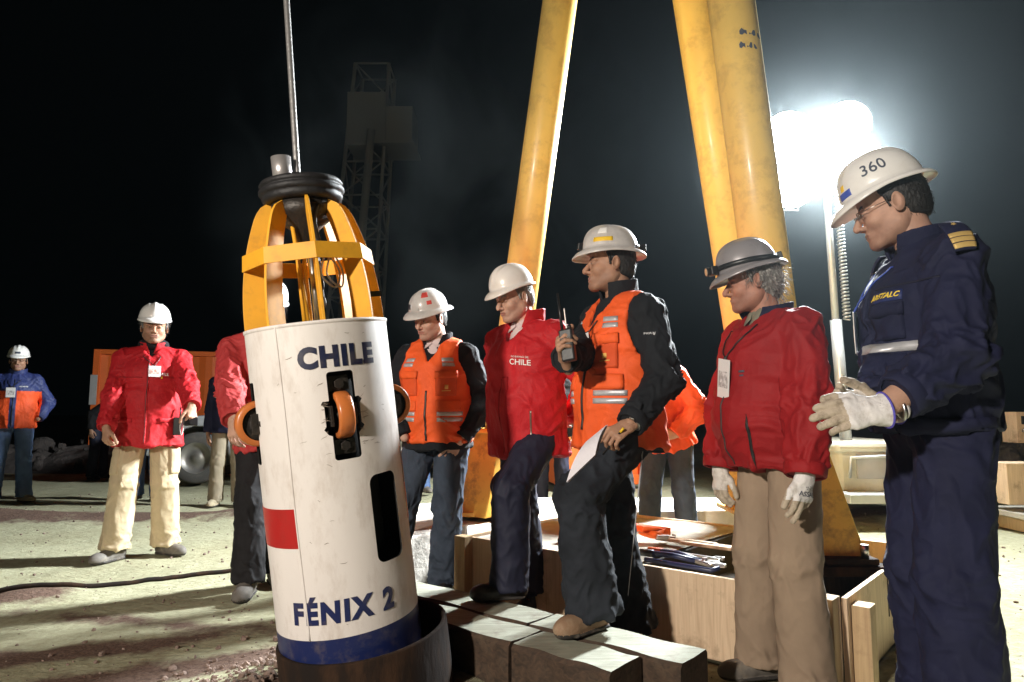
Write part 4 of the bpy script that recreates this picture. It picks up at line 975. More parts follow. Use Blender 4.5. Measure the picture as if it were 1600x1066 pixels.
# ------------------------------------------------------------ yellow tripod
def tripod():
    LT = [(P(768, 792, 5.15), P(875, 0, 4.75), .127), (P(1204, 800, 5.2), P(1080, 0, 4.75), .131), (P(1256, 868, 3.62), P(1142, 0, 3.62), .126)]
    r = empty('winch_tripod', (.9, 4.4, 0)); tag(r, 'tall yellow steel pipe tripod standing over the shaft', 'tripod'); o0 = Vector((.9, 4.4, 0))
    for i, (a, b, rad) in enumerate(LT):
        d = (b-a); e = a+d*1.45; st = a+d*.02
        bm = bmesh.new(); add_cyl(bm, st-o0, e-o0, rad, rad, 48); lg = bm_obj('leg', bm, M_['yellow'], r, False)
        for f in lg.data.polygons: f.use_smooth = len(f.vertices) == 4
        # welded gusset foot
        az = Vector((a.x, a.y, .37)); out = Vector((d.x, d.y, 0)).normalized(); sd = Vector((-out.y, out.x, 0)) if i != 2 else Vector((1, -.1, 0)).normalized()
        fr = sd.cross(Vector((0, 0, 1)))
        def foot(w0, w1, hh, dp, name, m):
            bm = bmesh.new(); c0 = az-o0; dd = d/d.z
            lo = [c0+sd*s*w0+fr*t*dp for s, t in ((-1, -1), (1, -1), (1, 1), (-1, 1))]; hi = [c0+dd*hh+sd*s*w1+fr*t*dp*.8 for s, t in ((-1, -1), (1, -1), (1, 1), (-1, 1))]
            vs = [bm.verts.new(p) for p in lo+hi]
            for f in ((0, 1, 2, 3), (4, 5, 6, 7), (0, 1, 5, 4), (1, 2, 6, 5), (2, 3, 7, 6), (3, 0, 4, 7)): bm.faces.new([vs[k] for k in f])
            return bm_obj(name, bm, m, r, False, .008)
        if i == 2: foot(.26, .135, .62, .16, 'foot', M_['yellow_rust'])
        else: foot(.27, .19, .60, .17, 'foot', M_['yellow_rust'])
        box_obj('base_plate', (az.x-o0.x, az.y-o0.y, .385), (.66 if i < 2 else .52, .5, .03), M_['yellow_rust'] if i < 2 else M_['casing'], r)
        for s in (-1, 1):
            for t in (-1, 1): cyl_obj('bolt', (az.x-o0.x+s*.27*(1 if i < 2 else .8), az.y-o0.y+t*.2, .40), (az.x-o0.x+s*.27*(1 if i < 2 else .8), az.y-o0.y+t*.2, .46), .018, M_['steel'], r, None, 6)
        if i < 2:
            c = az-o0+d/d.z*.60; box_obj('flange', c, (.44, .42, .03), M_['yellow_rust'], r)
            for s in (-1, 1): cyl_obj('bolt', c+Vector((s*.19, -.19, .01)), c+Vector((s*.19, -.19, .05)), .018, M_['steel'], r, None, 6)
        if i == 2:   # scuffs of grey lettering on the pipe
            side = Vector((0, -1, 0)); 
            for (px, py, wd) in ((1162, 70, .13), (1158, 90, .10)):
                p = P(px, py, 3.62); t = (p.z-a.z)/d.z; c = a+d*t; bm = bmesh.new(); axd = d.normalized(); off_ = p.x-c.x
                nn = 10; rows = []
                for k in range(nn+1):
                    x = off_-wd/2+wd*k/nn; y = -math.sqrt(max(rad*rad-x*x, 0))-.002; j = .010+.006*math.sin(k*2.3)
                    rows.append((bm.verts.new(c-o0+Vector((x, y, 0))+axd*(j+.012*math.sin(k*1.1))), bm.verts.new(c-o0+Vector((x, y, 0))-axd*(j))))
                for k in range(nn):
                    if k not in (3, 7): bm.faces.new((rows[k][0], rows[k+1][0], rows[k+1][1], rows[k][1]))
                bm_obj('scuffed_marking', bm, M_['slate_print'], lg)
tripod()

# ------------------------------------------------------------ timber formwork round the foundation
U = Vector((.760, -.650, 0)).normalized(); Vn = Vector((-U.y, U.x, 0))   # along the front face / away from the camera
def formwork():
    c = Vector((1.32, 2.84, 0)); H_ = .365; La, Lb = 2.14, 1.45; far = c-U*La
    r = empty('foundation_formwork', c); tag(r, 'long pale plywood formwork box filled with dusty concrete under the tripod feet', 'formwork')
    M = Matrix((U, Vn, Vector((0, 0, 1)))).transposed(); Q = lambda a, b, z: Vector(U*(-a)+Vn*b)+Vector((0, 0, z))
    segs = [(0, .42), (.42, 1.66), (1.66, La)]
    for a0, a1 in segs:
        box_obj('front_board', Q((a0+a1)/2, .0, H_/2), (a1-a0-.006, .022, H_), M_['ply'], r, M, .002)
    box_obj('end_board', Q(-.011-.0, Lb/2+.012, H_/2-.004), (.022, Lb, H_-.006), M_['ply'], r, M, .002)
    box_obj('back_board', Q(La/2, Lb+.024, H_/2-.006), (La, .022, H_-.01), M_['ply'], r, M, .002)
    box_obj('far_end_board', Q(La+.011, Lb/2, H_/2-.006), (.022, Lb, H_-.01), M_['ply'], r, M, .002)
    for a, w_, hh in ((.055, .10, H_-.0), (2.075, .085, H_+.01)):
        if w_ > .05: box_obj('stud', Q(a, -.047, hh/2), (w_, .07, hh), M_['ply_v'], r, M, .003)
    box_obj('stud', Q(-.06, .10, H_/2-.02), (.07, .09, H_-.04), M_['ply_v'], r, M, .003)
    # concrete fill with a rough surface, and the dark recess at the near corner
    nx, ny = 110, 34; V = []; F_ = []
    for i in range(nx+1):
        for j in range(ny+1):
            a = .99+(La-1.0)*i/nx; b = .018+(Lb-.02)*j/ny; p = np.array([[a*2.2, b*2.2, 0.]]); z = H_-.022+.010*float(fbm(p, 3)[0])+.022*math.exp(-(b/.12)**2)*0
            V.append(Q(a, b, z))
    for i in range(nx):
        for j in range(ny): k = i*(ny+1)+j; F_.append((k, k+ny+1, k+ny+2, k+1))
    mesh_np('concrete_fill', np.array([v[:] for v in V]), F_, [M_['conc']], r)
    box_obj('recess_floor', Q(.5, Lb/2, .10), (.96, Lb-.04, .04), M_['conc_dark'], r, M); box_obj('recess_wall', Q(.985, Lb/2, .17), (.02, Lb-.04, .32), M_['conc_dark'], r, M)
    # concrete pedestal carrying the far tripod foot
    pl = [(-.68, 4.22), (-.315, 4.80), (-.275, 4.262), (.68, 5.385), (1.9, 5.5), (1.9, 6.3), (-.1, 6.3), (-1.25, 5.6)]; bm = bmesh.new()
    bmesh.ops.delete(bm, geom=bm.verts[:]); n = len(pl); up = [bm.verts.new((x, y, H_-.028)) for x, y in pl]; dn = [bm.verts.new((x, y, -.05)) for x, y in pl]; bm.faces.new(up); 
    for k in range(n): bm.faces.new((up[k], up[(k+1) % n], dn[(k+1) % n], dn[k]))
    o = bm_obj('concrete_pedestal', bm, M_['conc_pale'], None, False, .012); tag(o, 'rough pale concrete slab under the left tripod foot, blazing white in the floodlight', 'concrete slab')
    # steel grillage carrying the near tripod foot
    st = empty('steel_support', c); tag(st, 'dark steel grillage in the formwork recess carrying the near tripod foot', 'support'); pc = P(1272, 868, 3.62)-c; pc.z = 0
    for k in (-.18, .18): box_obj('beam', pc+Vector((k, .0, .245)), (.10, .55, .21), M_['casing'], st)
    box_obj('cross_beam', pc+Vector((0, -.22, .345)), (.62, .10, .045), M_['casing'], st)
    # loose bracket lying on the fill
    bp = G(800, 792, H_); b = empty('steel_bracket', bp); tag(b, 'small steel bracket lying on the concrete by the yellow foot', 'bracket')
    box_obj('plate', (0, 0, .012), (.26, .12, .016), M_['grease'], b); box_obj('upright', (.045, 0, .07), (.05, .05, .10), M_['ply_v'], b)
    # broken board edges at the back
    for k, (px, py, L_) in enumerate(((1072, 846, .35), (1105, 852, .30))):
        p = G(px, py, H_+.012); o = box_obj('board_offcut', (0, 0, 0), (L_, .07, .018), M_['ply'], None, M); o.location = p; tag(o, ['thin pale board offcut on the concrete behind the orange strap', 'thin pale board offcut on the concrete nearest the tan trousers'][k], 'board')
    return c, M, H_
FC, FM, FH = formwork()

# ------------------------------------------------------------ squared timbers in front of the shaft
def timbers():
    a0, a1 = Vector((.41, 2.38, 0)), Vector((-.62, 3.27, 0)); u = (a0-a1).normalized(); v = Vector((-u.y, u.x, 0)); M = Matrix((u, v, Vector((0, 0, 1)))).transposed()
    def beam(st, L_, voff, label, w_=.215, zh=.215, rz=0):
        c = st+u*L_/2+v*(voff+w_/2); o = empty('timber_beam', c, (0, 0, rz)); tag(o, label, 'beam', 'squared timbers in front of the shaft')
        bm = bmesh.new(); n = 24; rings = []
        for i in range(n+1):
            x = -L_/2+L_*i/n; ring = []
            for (yy, zz) in ((-.5, 0), (.5, 0), (.5, .93), (.44, 1), (0, 1), (-.44, 1), (-.5, .93), (-.5, .5)):
                j = .0022*math.sin(i*.55+yy*9+zz*5+L_*7); ring.append(bm.verts.new(M@Vector((x, yy*w_*.985+j, max(.002, zz*zh+j)))))
            rings.append(ring)
        for A, B in zip(rings, rings[1:]):
            for k in range(8):
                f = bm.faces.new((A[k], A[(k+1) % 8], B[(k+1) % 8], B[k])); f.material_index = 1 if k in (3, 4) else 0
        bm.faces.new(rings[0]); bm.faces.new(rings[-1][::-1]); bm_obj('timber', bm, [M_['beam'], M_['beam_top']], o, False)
        return o
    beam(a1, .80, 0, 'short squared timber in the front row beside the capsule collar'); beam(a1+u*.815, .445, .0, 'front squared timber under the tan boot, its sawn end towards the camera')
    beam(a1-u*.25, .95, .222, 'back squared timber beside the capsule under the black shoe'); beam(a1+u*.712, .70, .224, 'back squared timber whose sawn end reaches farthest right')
timbers()
# ------------------------------------------------------------ the rescue capsule
def capsule():
    B = P(548, 984, 2.76); T = P(495, 510, 2.665); ax = (T-B).normalized(); Lb = (T-B).length; Rr = .268
    y_ = Vector((0, 1, 0)); y_ = (y_-ax*ax.dot(y_)).normalized(); x_ = y_.cross(ax)
    M = Matrix((x_, y_, ax)).transposed().to_4x4(); M.translation = B
    r = empty('rescue_capsule', B); r.matrix_world = M
    tag(r, 'white cylindrical rescue capsule with navy lettering and a yellow fin cage, leaning in its shaft', 'capsule')
    # local: x right, y away from the camera, z along the axis; az 0 = towards the camera, + = right
    az = lambda d, rr=Rr: (rr*math.sin(R_(d)), -rr*math.cos(R_(d)))
    def shell():
        bm = bmesh.new(); n = 160; prof = [(Rr, -.55), (Rr, -.30), (Rr, 0), (Rr, .07), (Rr, .072), (Rr, Lb), (Rr-.006, Lb), (Rr-.006, -.55)]; rings = []
        for rr, z in prof: rings.append([bm.verts.new((*az(k*360/n, rr), z)) for k in range(n)])
        m = len(rings)
        for i in range(m):
            A, B_ = rings[i], rings[(i+1) % m]
            for k in range(n):
                f = bm.faces.new((A[k], A[(k+1) % n], B_[(k+1) % n], B_[k])); f.material_index = 1 if i in (0, 1, 2) else (2 if i >= 6 else 0); f.smooth = True
        return bm_obj('hull', bm, [M_['cap_white'], M_['cap_navy'], M_['void']], r, False)
    hull = shell()
    # openings cut right through the plate
    def cutter(a0, zc, hw, hh, rad, notch=False):
        bm = bmesh.new(); pts = []
        def corner(cx, cz, s0):
            for k in range(5): a = s0+k*math.pi/8; pts.append((cx+rad*math.cos(a), cz+rad*math.sin(a)))
        corner(hw-rad, hh-rad, 0); corner(-hw+rad, hh-rad, math.pi/2)
        if notch: pts.extend([(-hw, .055), (-hw-.022, .055), (-hw-.028, .045), (-hw-.018, .035), (-hw-.018, -.035), (-hw-.026, -.045), (-hw-.012, -.065), (-hw, -.07)])
        corner(-hw+rad, -hh+rad, math.pi); corner(hw-rad, -hh+rad, 1.5*math.pi)
        if notch: pts.extend([(hw, -.07), (hw+.016, -.055), (hw+.024, -.045), (hw+.014, -.035), (hw+.014, .035), (hw+.024, .05), (hw+.012, .062), (hw, .06)])
        d = Vector((*az(a0, 1), 0)); s = Vector((math.cos(R_(a0)), math.sin(R_(a0)), 0))
        lo = [bm.verts.new(d*(Rr-.09)+s*x+Vector((0, 0, zc+z))) for x, z in pts]; hi = [bm.verts.new(d*(Rr+.09)+s*x+Vector((0, 0, zc+z))) for x, z in pts]
        bm.faces.new(lo[::-1]); bm.faces.new(hi); n = len(pts)
        for k in range(n): bm.faces.new((lo[k], lo[(k+1) % n], hi[(k+1) % n], hi[k]))
        return bm_obj('cut', bm, M_['void'], r)
    wheels = [(-84, .875), (7, .865), (96, .88)]; ZW = Lb-.345
    cuts = [cutter(-62, ZW, .045, .152, .01), cutter(28, ZW, .048, .158, .012, True), cutter(118, ZW, .048, .158, .012), cutter(208, ZW, .048, .158, .012)]
    cuts.append(cutter(56, .452, .064, .160, .03))
    for c in cuts:
        m = hull.modifiers.new('c', 'BOOLEAN'); m.object = c; m.operation = 'DIFFERENCE'; m.solver = 'EXACT'
    bpy.context.view_layer.update(); me = bpy.data.meshes.new_from_object(hull.evaluated_get(bpy.context.evaluated_depsgraph_get()))
    hull.modifiers.clear(); hull.data = me
    nr = []
    for p in me.polygons:
        c_ = p.center; rd = Vector((c_.x, c_.y, 0)).normalized(); k_ = p.normal.dot(rd)
        for li in p.loop_indices:
            v_ = me.vertices[me.loops[li].vertex_index].co; w_ = Vector((v_.x, v_.y, 0)).normalized()
            nr.append(w_ if k_ > .97 else (-w_ if k_ < -.97 else p.normal.copy()))
    me.normals_split_custom_set(nr)
    for c in cuts: bpy.data.objects.remove(c)
    # inner liner, so the openings look into a dark interior
    lathe('inner_liner', [(.0001, -.2), (Rr-.10, -.2), (Rr-.10, Lb-.02), (.0001, Lb-.02)], M_['void'], r, 48)
    # welded seam and rim
    def on(a_, z, off=.0): x, y = az(a_, Rr+off); return Vector((x, y, z))
    tube_obj('seam', [on(-17+math.sin(z*9)*.3, z, .0005) for z in np.linspace(.07, Lb, 40)], .0035, M_['cap_white'], r, 8)
    lathe('rim', [(Rr+.001, Lb-.012), (Rr+.004, Lb-.008), (Rr+.004, Lb+.001), (Rr-.010, Lb+.001), (Rr-.010, Lb-.012)], M_['cap_white'], r, 96)
    # painted bands and flag patches: curved sheets just proud of the plate
    def band(name, a0, a1, z0, z1, m, off=.0015):
        bm = bmesh.new(); n = max(2, int(abs(a1-a0)/3)); rows = [(bm.verts.new(on(a0+(a1-a0)*k/n, z0, off)), bm.verts.new(on(a0+(a1-a0)*k/n, z1, off))) for k in range(n+1)]
        for A, B_ in zip(rows, rows[1:]): bm.faces.new((A[0], B_[0], B_[1], A[1]))
        return bm_obj(name, bm, m, r, True)
    band('red_stripe', -112, -17.5, .395, .535, M_['cap_red']); band('red_stripe', 90, 150, .40, .54, M_['cap_red']); band('blue_stripe', 90, 120, .542, .68, M_['cap_navy'])
    # lettering wrapped round the plate
    def letters(body, a0, z, size, xs, shear, m, slope=0., bold=.012, name='lettering', space=1.):
        bm = text_mesh(body, size, 0, bold, xs, shear, space); slice_bm(bm, .008, 0)
        for v in bm.verts: p = on(a0+math.degrees(v.co.x/Rr), z+v.co.y+slope*v.co.x, .0022); v.co = p
        return bm_obj(name, bm, m, r, False)
    letters('CHILE', 28.5, Lb-.135, .100, .96, 0, M_['cap_ink'], 0, .0056, space=1.14)
    letters('FÉNIX 2', 11, .160, .102, .90, 0.06, M_['cap_navy'], .0, .0052, space=1.22)
    # short scratches and smudges where the rock has rubbed
    rs = np.random.RandomState(5); bm = bmesh.new()
    for k in range(46):
        near = k < 26; a0_ = 28+rs.randn()*11 if near else rs.uniform(-20, 75); z0_ = ZW+rs.randn()*.06 if near else rs.uniform(.1, Lb-.05); ln_ = rs.uniform(.006, .034); an = rs.uniform(-.6, .6); wd_ = rs.uniform(.0006, .0018)
        if near and abs(a0_-28) < 12: a0_ = 28+math.copysign(13+abs(rs.randn())*2.5, a0_-28)
        if abs(a0_-56) < 17 and .26 < z0_ < .64: continue
        pts_ = [(a0_+math.degrees(math.cos(an)*ln_*t/Rr), z0_+math.sin(an)*ln_*t+.002*math.sin(t*5+k)) for t in (-.5, -.2, .2, .5)]; rw_ = [(bm.verts.new(on(p, z-wd_*(1-abs(i-1.5)/1.6), .0012)), bm.verts.new(on(p, z+wd_*(1-abs(i-1.5)/1.6), .0012))) for i, (p, z) in enumerate(pts_)]
        for A, B_ in zip(rw_, rw_[1:]): bm.faces.new((A[0], B_[0], B_[1], A[1]))
    bm_obj('scratches', bm, mat('scratch', (.24, .19, .15), .8), hull)
    # guide wheels in their brackets
    for a_, zz in ((-59, ZW), (28, ZW), (118, ZW), (208, ZW)):
        d = Vector((*az(a_, 1), 0)); s = Vector((math.cos(R_(a_)), math.sin(R_(a_)), 0)); rw, hw = .085, .0275; cc = d*(Rr-.035+(.0 if a_ == 28 else .022))+Vector((0, 0, zz))
        bkt = bmesh.new(); q = Matrix((s, d, Vector((0, 0, 1)))).transposed()
        add_box(bkt, d*(Rr-.055)+Vector((0, 0, zz+.115)), (.075, .04, .055), q); add_box(bkt, d*(Rr-.055)+Vector((0, 0, zz-.115)), (.075, .04, .055), q)
        for e in (-1, 1): add_box(bkt, cc+s*e*.043-d*.01, (.012, .09, .075), q); add_cyl(bkt, cc+s*e*.036, cc+s*e*.060, .013, None, 12); 
        for e in (-1, 1): add_cyl(bkt, d*(Rr-.036)+Vector((0, 0, zz+.112*e)), d*(Rr-.022)+Vector((0, 0, zz+.112*e)), .020, None, 6)
        bm_obj('wheel_bracket', bkt, M_['grease'], r, False, .002)
        Mw = Matrix((d, Vector((0, 0, 1)), s)).transposed().to_4x4(); Mw.translation = cc
        w_ = lathe('guide_wheel', [(rw-.022, -hw), (rw-.005, -hw), (rw, -hw+.007), (rw+.001, 0), (rw, hw-.007), (rw-.005, hw), (rw-.022, hw)], M_['tyre_or'], r, 48, Mw)
        lathe('hub', [(.0001, -.03), (.022, -.03), (.024, -.018), (.045, -.014), (rw-.022, -.020), (rw-.020, 0), (rw-.022, .020), (.045, .014), (.024, .018), (.022, .03), (.0001, .03)], M_['grease'], w_, 40, Mw)
    # cage of eight upright fins
    Hc = .50; d_ = .088; 
    def prof(t): return (Rr-.004)*(1-.0*t)-(.098)*(t**2.1) if t < 1 else .165
    for k in range(8):
        a_ = 21+45*k; out = []; inn = []; nn = 22
        for i in range(nn+1):
            t = i/nn; ro = Rr-.003-.105*t**2.2; wd = d_*(1-.12*t); z = Lb-.002+Hc*t*(1 if k % 2 == 0 else .97)
            e = 1 if t < .86 else math.sqrt(max(0, 1-((t-.86)/.14)**2)); mid = ro-wd/2; out.append((mid+wd/2*e, z)); inn.append((mid-wd/2*e, z))
        bm = bmesh.new(); d = Vector((*az(a_, 1), 0)); s = Vector((math.cos(R_(a_)), math.sin(R_(a_)), 0)); L1 = [[], []]
        for e in (0, 1):
            for (ro, z), (ri, z2) in zip(out, inn): L1[e].append((bm.verts.new(d*ro+s*(e-.5)*.011+Vector((0, 0, z))), bm.verts.new(d*ri+s*(e-.5)*.011+Vector((0, 0, z2)))))
        for e in (0, 1):
            for A, B_ in zip(L1[e], L1[e][1:]): bm.faces.new((A[0], B_[0], B_[1], A[1]))
        for j in (0, 1):
            for i in range(nn): bm.faces.new((L1[0][i][j], L1[0][i+1][j], L1[1][i+1][j], L1[1][i][j]))
        bmesh.ops.remove_doubles(bm, verts=bm.verts[:], dist=.0004)
        fin = bm_obj('cage_fin', bm, M_['cap_yellow'], r, False, .0015)
        if k == 2: # strip of black tape round one fin
            t = .30; bm = bmesh.new(); add_box(bm, d*(Rr-.05)+Vector((0, 0, Lb+Hc*.22)), (.014, .096, .022), Matrix((s, d, Vector((0, 0, 1)))).transposed()); bm_obj('black_tape', bm, M_['black_plastic'], fin)
    # hoop of flat bar between the fins
    zh, hh = Lb+Hc*.52, .062; bm = bmesh.new(); rh = Rr-.026; pts = [21+45*k for k in range(8)]; row = []
    for a_ in pts:
        row.append([bm.verts.new((*az(a_, rr), z)) for rr, z in ((rh+.010, zh-hh/2), (rh+.004, zh+hh/2), (rh-.004, zh+hh/2), (rh+.002, zh-hh/2))])
    for i in range(8):
        A, B_ = row[i], row[(i+1) % 8]
        for k in range(4): bm.faces.new((A[k], A[(k+1) % 4], B_[(k+1) % 4], B_[k]))
    bm_obj('cage_hoop', bm, M_['cap_yellow'], r, False, .001)
    # cap: stacked rubber discs, hub, rods, chain
    zt = Lb+Hc; off = Vector((-.0, 0, 0)); Td = Matrix.Translation((-.004, 0, 0))
    lathe('rubber_disc', [(.0001, zt-.015), (.135, zt-.015), (.150, zt-.008), (.155, zt+.006), (.150, zt+.014), (.158, zt+.018), (.164, zt+.026), (.163, zt+.038), (.155, zt+.044), (.150, zt+.046), (.157, zt+.050), (.160, zt+.058), (.153, zt+.070), (.135, zt+.076), (.0001, zt+.078)], M_['black_rubber'], r, 72)
    lathe('hub_cone', [(.0001, zt-.20), (.03, zt-.19), (.05, zt-.12), (.115, zt-.07), (.125, zt-.014), (.0001, zt-.013)], M_['grease'], r, 24)
    cyl_obj('lifting_rod', (.01, 0, Lb-.1), (.01, 0, zt-.1), .016, M_['steel'], r); cyl_obj('guide_rod', (-.045, .0, Lb-.05), (-.045, .0, zt-.09), .009, M_['cap_yellow'], r); cyl_obj('guide_rod', (-.01, -.06, Lb-.05), (-.045, -.04, zt-.02), .008, M_['cap_yellow'], r)
    for k in range(7):
        c = Vector((.035+.004*(k % 2), -.02, zt-.20-.035*k)); q = Matrix.Rotation(math.pi/2*(k % 2), 3, 'Z')
        tube_obj('chain_link', [c+q@Vector((.012*math.cos(a_), 0, .024*math.sin(a_))) for a_ in np.linspace(0, 2*math.pi, 15)[:-1]], .0055, M_['grease'], r, 6, True)
    for k, (x0, sw) in enumerate(((.115, .05), (.135, .03))):
        tube_obj('wire_loop', smooth_pts([(.10, -.10, zh+.03), (x0-.03, -.12, zh-.02), (x0-.045, -.11, zh-.08), (x0, -.10, zh-.13), (x0+sw*.4, -.10, zh-.07), (x0-.01, -.12, zh), (.125, -.1, zh+.02)]), .0035, M_['steel'], r, 6)
    tube_obj('hose', smooth_pts([(.09, -.06, zt-.01), (.07, -.09, zt-.06), (.055, -.07, zt-.12), (.06, -.03, zt-.2)]), .008, M_['black_plastic'], r, 8)
    # short steel tube standing on the discs
    tp = Matrix.Translation((-.062, -.02, 0)); lathe('steel_tube', [(.034, zt+.07), (.038, zt+.07), (.038, zt+.175), (.033, zt+.175), (.033, zt+.07)], M_['tube'], r, 32, tp)
    # hoisting rope
    top = r.matrix_world @ Vector((-.012, .0, zt+.07)); far = P(447.5, 0, 2.70); d = (far-top); e = top+d*2.6
    bm = bmesh.new(); n = 380; rr = .0115; L_ = d.length*2.6; ax2 = d.normalized(); u = ax2.orthogonal().normalized(); v = ax2.cross(u); prev = None; seg = 24
    for i in range(n+1):
        t = i/n; tw = t*L_/.13*2*math.pi; c = top+ax2*L_*t; ring = [bm.verts.new(c+(u*math.cos(a_)+v*math.sin(a_))*(rr*(1+.10*abs(math.cos(3*(a_-tw)))))) for a_ in np.linspace(0, 2*math.pi, seg+1)[:-1]]
        if prev:
            for k in range(seg): bm.faces.new((prev[k], prev[(k+1) % seg], ring[(k+1) % seg], ring[k]))
        prev = ring
    o = bm_obj('hoist_cable', bm, M_['cable'], None, True); tag(o, 'taut steel wire rope rising from the top of the capsule', 'cable')
    # casing collar
    T = r.matrix_world @ Matrix.Translation((.046, .012, 0))
    o = lathe('shaft_casing', [(.308, -.45), (.308, -.006), (.311, -.002), (.322, -.002), (.326, -.008), (.326, -.45)], M_['casing'], None, 96, T); tag(o, 'dark rusty steel casing collar round the foot of the capsule', 'casing')
    # (the ring is open: the capsule goes down through it)
    return r
M_['tube'] = mat('brushed_steel_tube', (.62, .58, .56), .34, metal=.7, bump=.2, bscale=12, stretch=(1, 1, .2))
capsule()
def helmet_clip(J, az, h, s):
    p, n = J['on'](az, h); q = n.to_track_quat('Z', 'Y').to_matrix(); S = J['S']; box_obj('lamp_clip', p+n*s[2]*.5*S, (s[0]*S, s[1]*S, s[2]*S), M_['black_plastic'], J['helmet'], q, .003)
# ------------------------------------------------------------ the people
def hipz(z): return z
def on_ground(p, z=None): return Vector((p.x, p.y, gz(p.x, p.y) if z is None else z))
BT = .217    # top of the timbers
# 1: left man in a red jacket
a, b = on_ground(G(178, 872)), on_ground(G(258, 862)); c = (a+b)/2
J = person('man in red jacket and khaki trousers standing feet apart in a white helmet', (c.x, c.y+.03, 0), 20, 1.95, w=1.10, belly=.035, head=(8, 3, 0), skin=M_['skin_tan'], hair=M_['hair_grey'], hairstyle='full', jaw=1.06,
  feet=dict(R=dict(wp=a, yaw=-38), L=dict(wp=b, yaw=48)),
  hands=dict(R=dict(wp=P(160, 690, 5.06), pole=(-.25, 1, 0), f=(.05, -.12, -1), n=(.8, .6, 0), curl=(40, 45, 30)), L=dict(wp=P(309, 674, 4.98), pole=(.35, 1, 0), f=(.1, -.35, -1), n=(-.7, .7, -.1), curl=(55, 55, 40))),
  fit=dict(top=M_['red'], t=.030, hem=.175, flare=.022, sleeve=1.05, fold=.0095, pants=M_['khaki'], wk=.088, wb=.098, pfold=.6*.0125, boots=M_['boot_grey'], laces=M_['lace'], helmet=dict(m=M_['hel_white'], style='cap'), collar=dict(m=M_['red'], h=.045, r0=.085, r1=.092, open=.05), shirt=M_['black_fleece'], vdepth=.07))
J['patch']('zip_placket', -4, 2, -.155, .40, M_['red'], .006); J['patch']('zip', -1.2, -.2, -.15, .43, M_['zip'], .0085)
J['patch']('pocket_flap', 26, 62, -.01, .02, M_['red'], .008, slant=0); J['patch']('pocket_flap', -62, -28, -.01, .02, M_['red'], .008)
J['patch']('yoke_seam', -75, -12, .30, .306, M_['red_deep'], .003); J['patch']('yoke_seam', 12, 75, .30, .306, M_['red_deep'], .003)
badge(J, 13, .345, M_['badge_print'], .085, .085, M_['black_plastic']); J['text']('logo', 'CHILE', 30, .325, .030, M_['white_thread']); J['patch']('logo_underline', 27, 30, .295, .31, M_['yellow_print'], .004)
tube_obj('scarf', [Vector(J['N0']+J['u']*.02+J['X']*.082*math.cos(t)+J['Fw']*.078*math.sin(t)+J['u']*.010*math.sin(3*t)) for t in np.linspace(0, 6.28, 26)[:-1]], .034, M_['black_fleece'], J['root'], 10, True)
def cargo_pocket(J, sd, azl, m):
    hp, kn = J['leg'][sd][0], J['leg'][sd][1]; s = 1 if sd == 'L' else -1; d0 = nv(kn-hp); o_ = hp+(kn-hp)*.62; sx = nv(np.array([s, -.35, 0])); ty = nv(np.cross(d0, sx))
    def hf(u_, v_):
        an = (u_-.5)*1.5; d = sx*math.cos(an)+ty*math.sin(an); q = o_+d0*(v_-.5)*.20
        r = J['pb'].ray_cast(Vector(q+d*.3), Vector(-d)); 
        if r[0] is None: return None
        n = r[1] if r[1].dot(Vector(d)) > 0 else -r[1]; bul = .007*min(1, 4*min(u_, 1-u_, v_, 1-v_)+.3); return r[0]+Vector(d)*bul, n
    grid_patch('cargo_pocket', hf, 10, 12, .004, m, J['root'], .02)
cargo_pocket(J, 'R', 0, M_['khaki']); cargo_pocket(J, 'L', 0, M_['khaki'])
wr, Mx, tp = J['handL']; p = J['wl'](wr+Mx[:, 1]*.11+Mx[:, 2]*-.02); cm = empty('compact_camera', p, (0, 0, .6)); tag(cm, 'small black compact camera held in the left hand of the man in khaki trousers', 'camera')
box_obj('camera_body', (0, 0, 0), (.105, .035, .066), M_['black_plastic'], cm, None, .008); cyl_obj('lens_barrel', (.01, -.018, 0), (.01, -.040, 0), .022, M_['black_plastic'], cm); tube_obj('wrist_strap', smooth_pts([(-.05, 0, .02), (-.07, -.01, -.03), (-.06, -.02, -.10), (-.045, -.015, -.03), (-.05, 0, .015)]), .003, M_['white_thread'], cm, 6)
p = J['hit'](58, -.02)[0]; pp = J['wl'](p); rd_ = empty('belt_radio', pp, (0, 0, .3)); tag(rd_, 'black radio clipped at the hip of the man in khaki trousers', 'radio')
box_obj('radio_body', (.03, -.02, -.02), (.06, .035, .14), M_['black_plastic'], rd_, None, .006); cyl_obj('antenna', (.045, -.02, .05), (.047, -.02, .13), .006, M_['black_plastic'], rd_)

# 2: far left man in navy and orange
a, b = on_ground(G(-14, 786)), on_ground(G(36, 783)); c = (a+b)/2
reg = lambda c_, K: np.where(((c_-K['P0'])@K['u'] < .315*K['S']) & ((c_-K['P0'])@K['u'] > -.3) & (np.abs((c_-K['P0'])@K['X']) < .24*K['S']) & (np.abs((c_-K['P0'])@K['X']-.0) > .032), 1, 0)
J = person('man in navy and orange jacket and blue jeans, farthest left, glasses under a white helmet', (c.x, c.y+.02, 0), 26, 1.92, w=1.05, belly=.02, head=(4, 2, 0), skin=M_['skin_tan'], hair=M_['hair_dark'], res=.8,
  feet=dict(R=dict(wp=a, yaw=-15), L=dict(wp=b, yaw=42)),
  hands=dict(L=dict(p=(.25, -.06, 1.02), pole=(.6, 1, -.1), hide=1), R=dict(p=(-.25, -.06, 1.02), pole=(-1, .5, 0), hide=1)),
  fit=dict(top=[M_['navy_nylon'], M_['orange_jacket']], topreg=reg, t=.032, hem=.10, sleeve=1.1, pants=M_['jeans_blue'], boots=M_['boot_beige'], helmet=dict(m=M_['hel_white'], style='cap'), collar=dict(m=M_['navy_nylon'], h=.055, r0=.084, r1=.088), fold=.008))
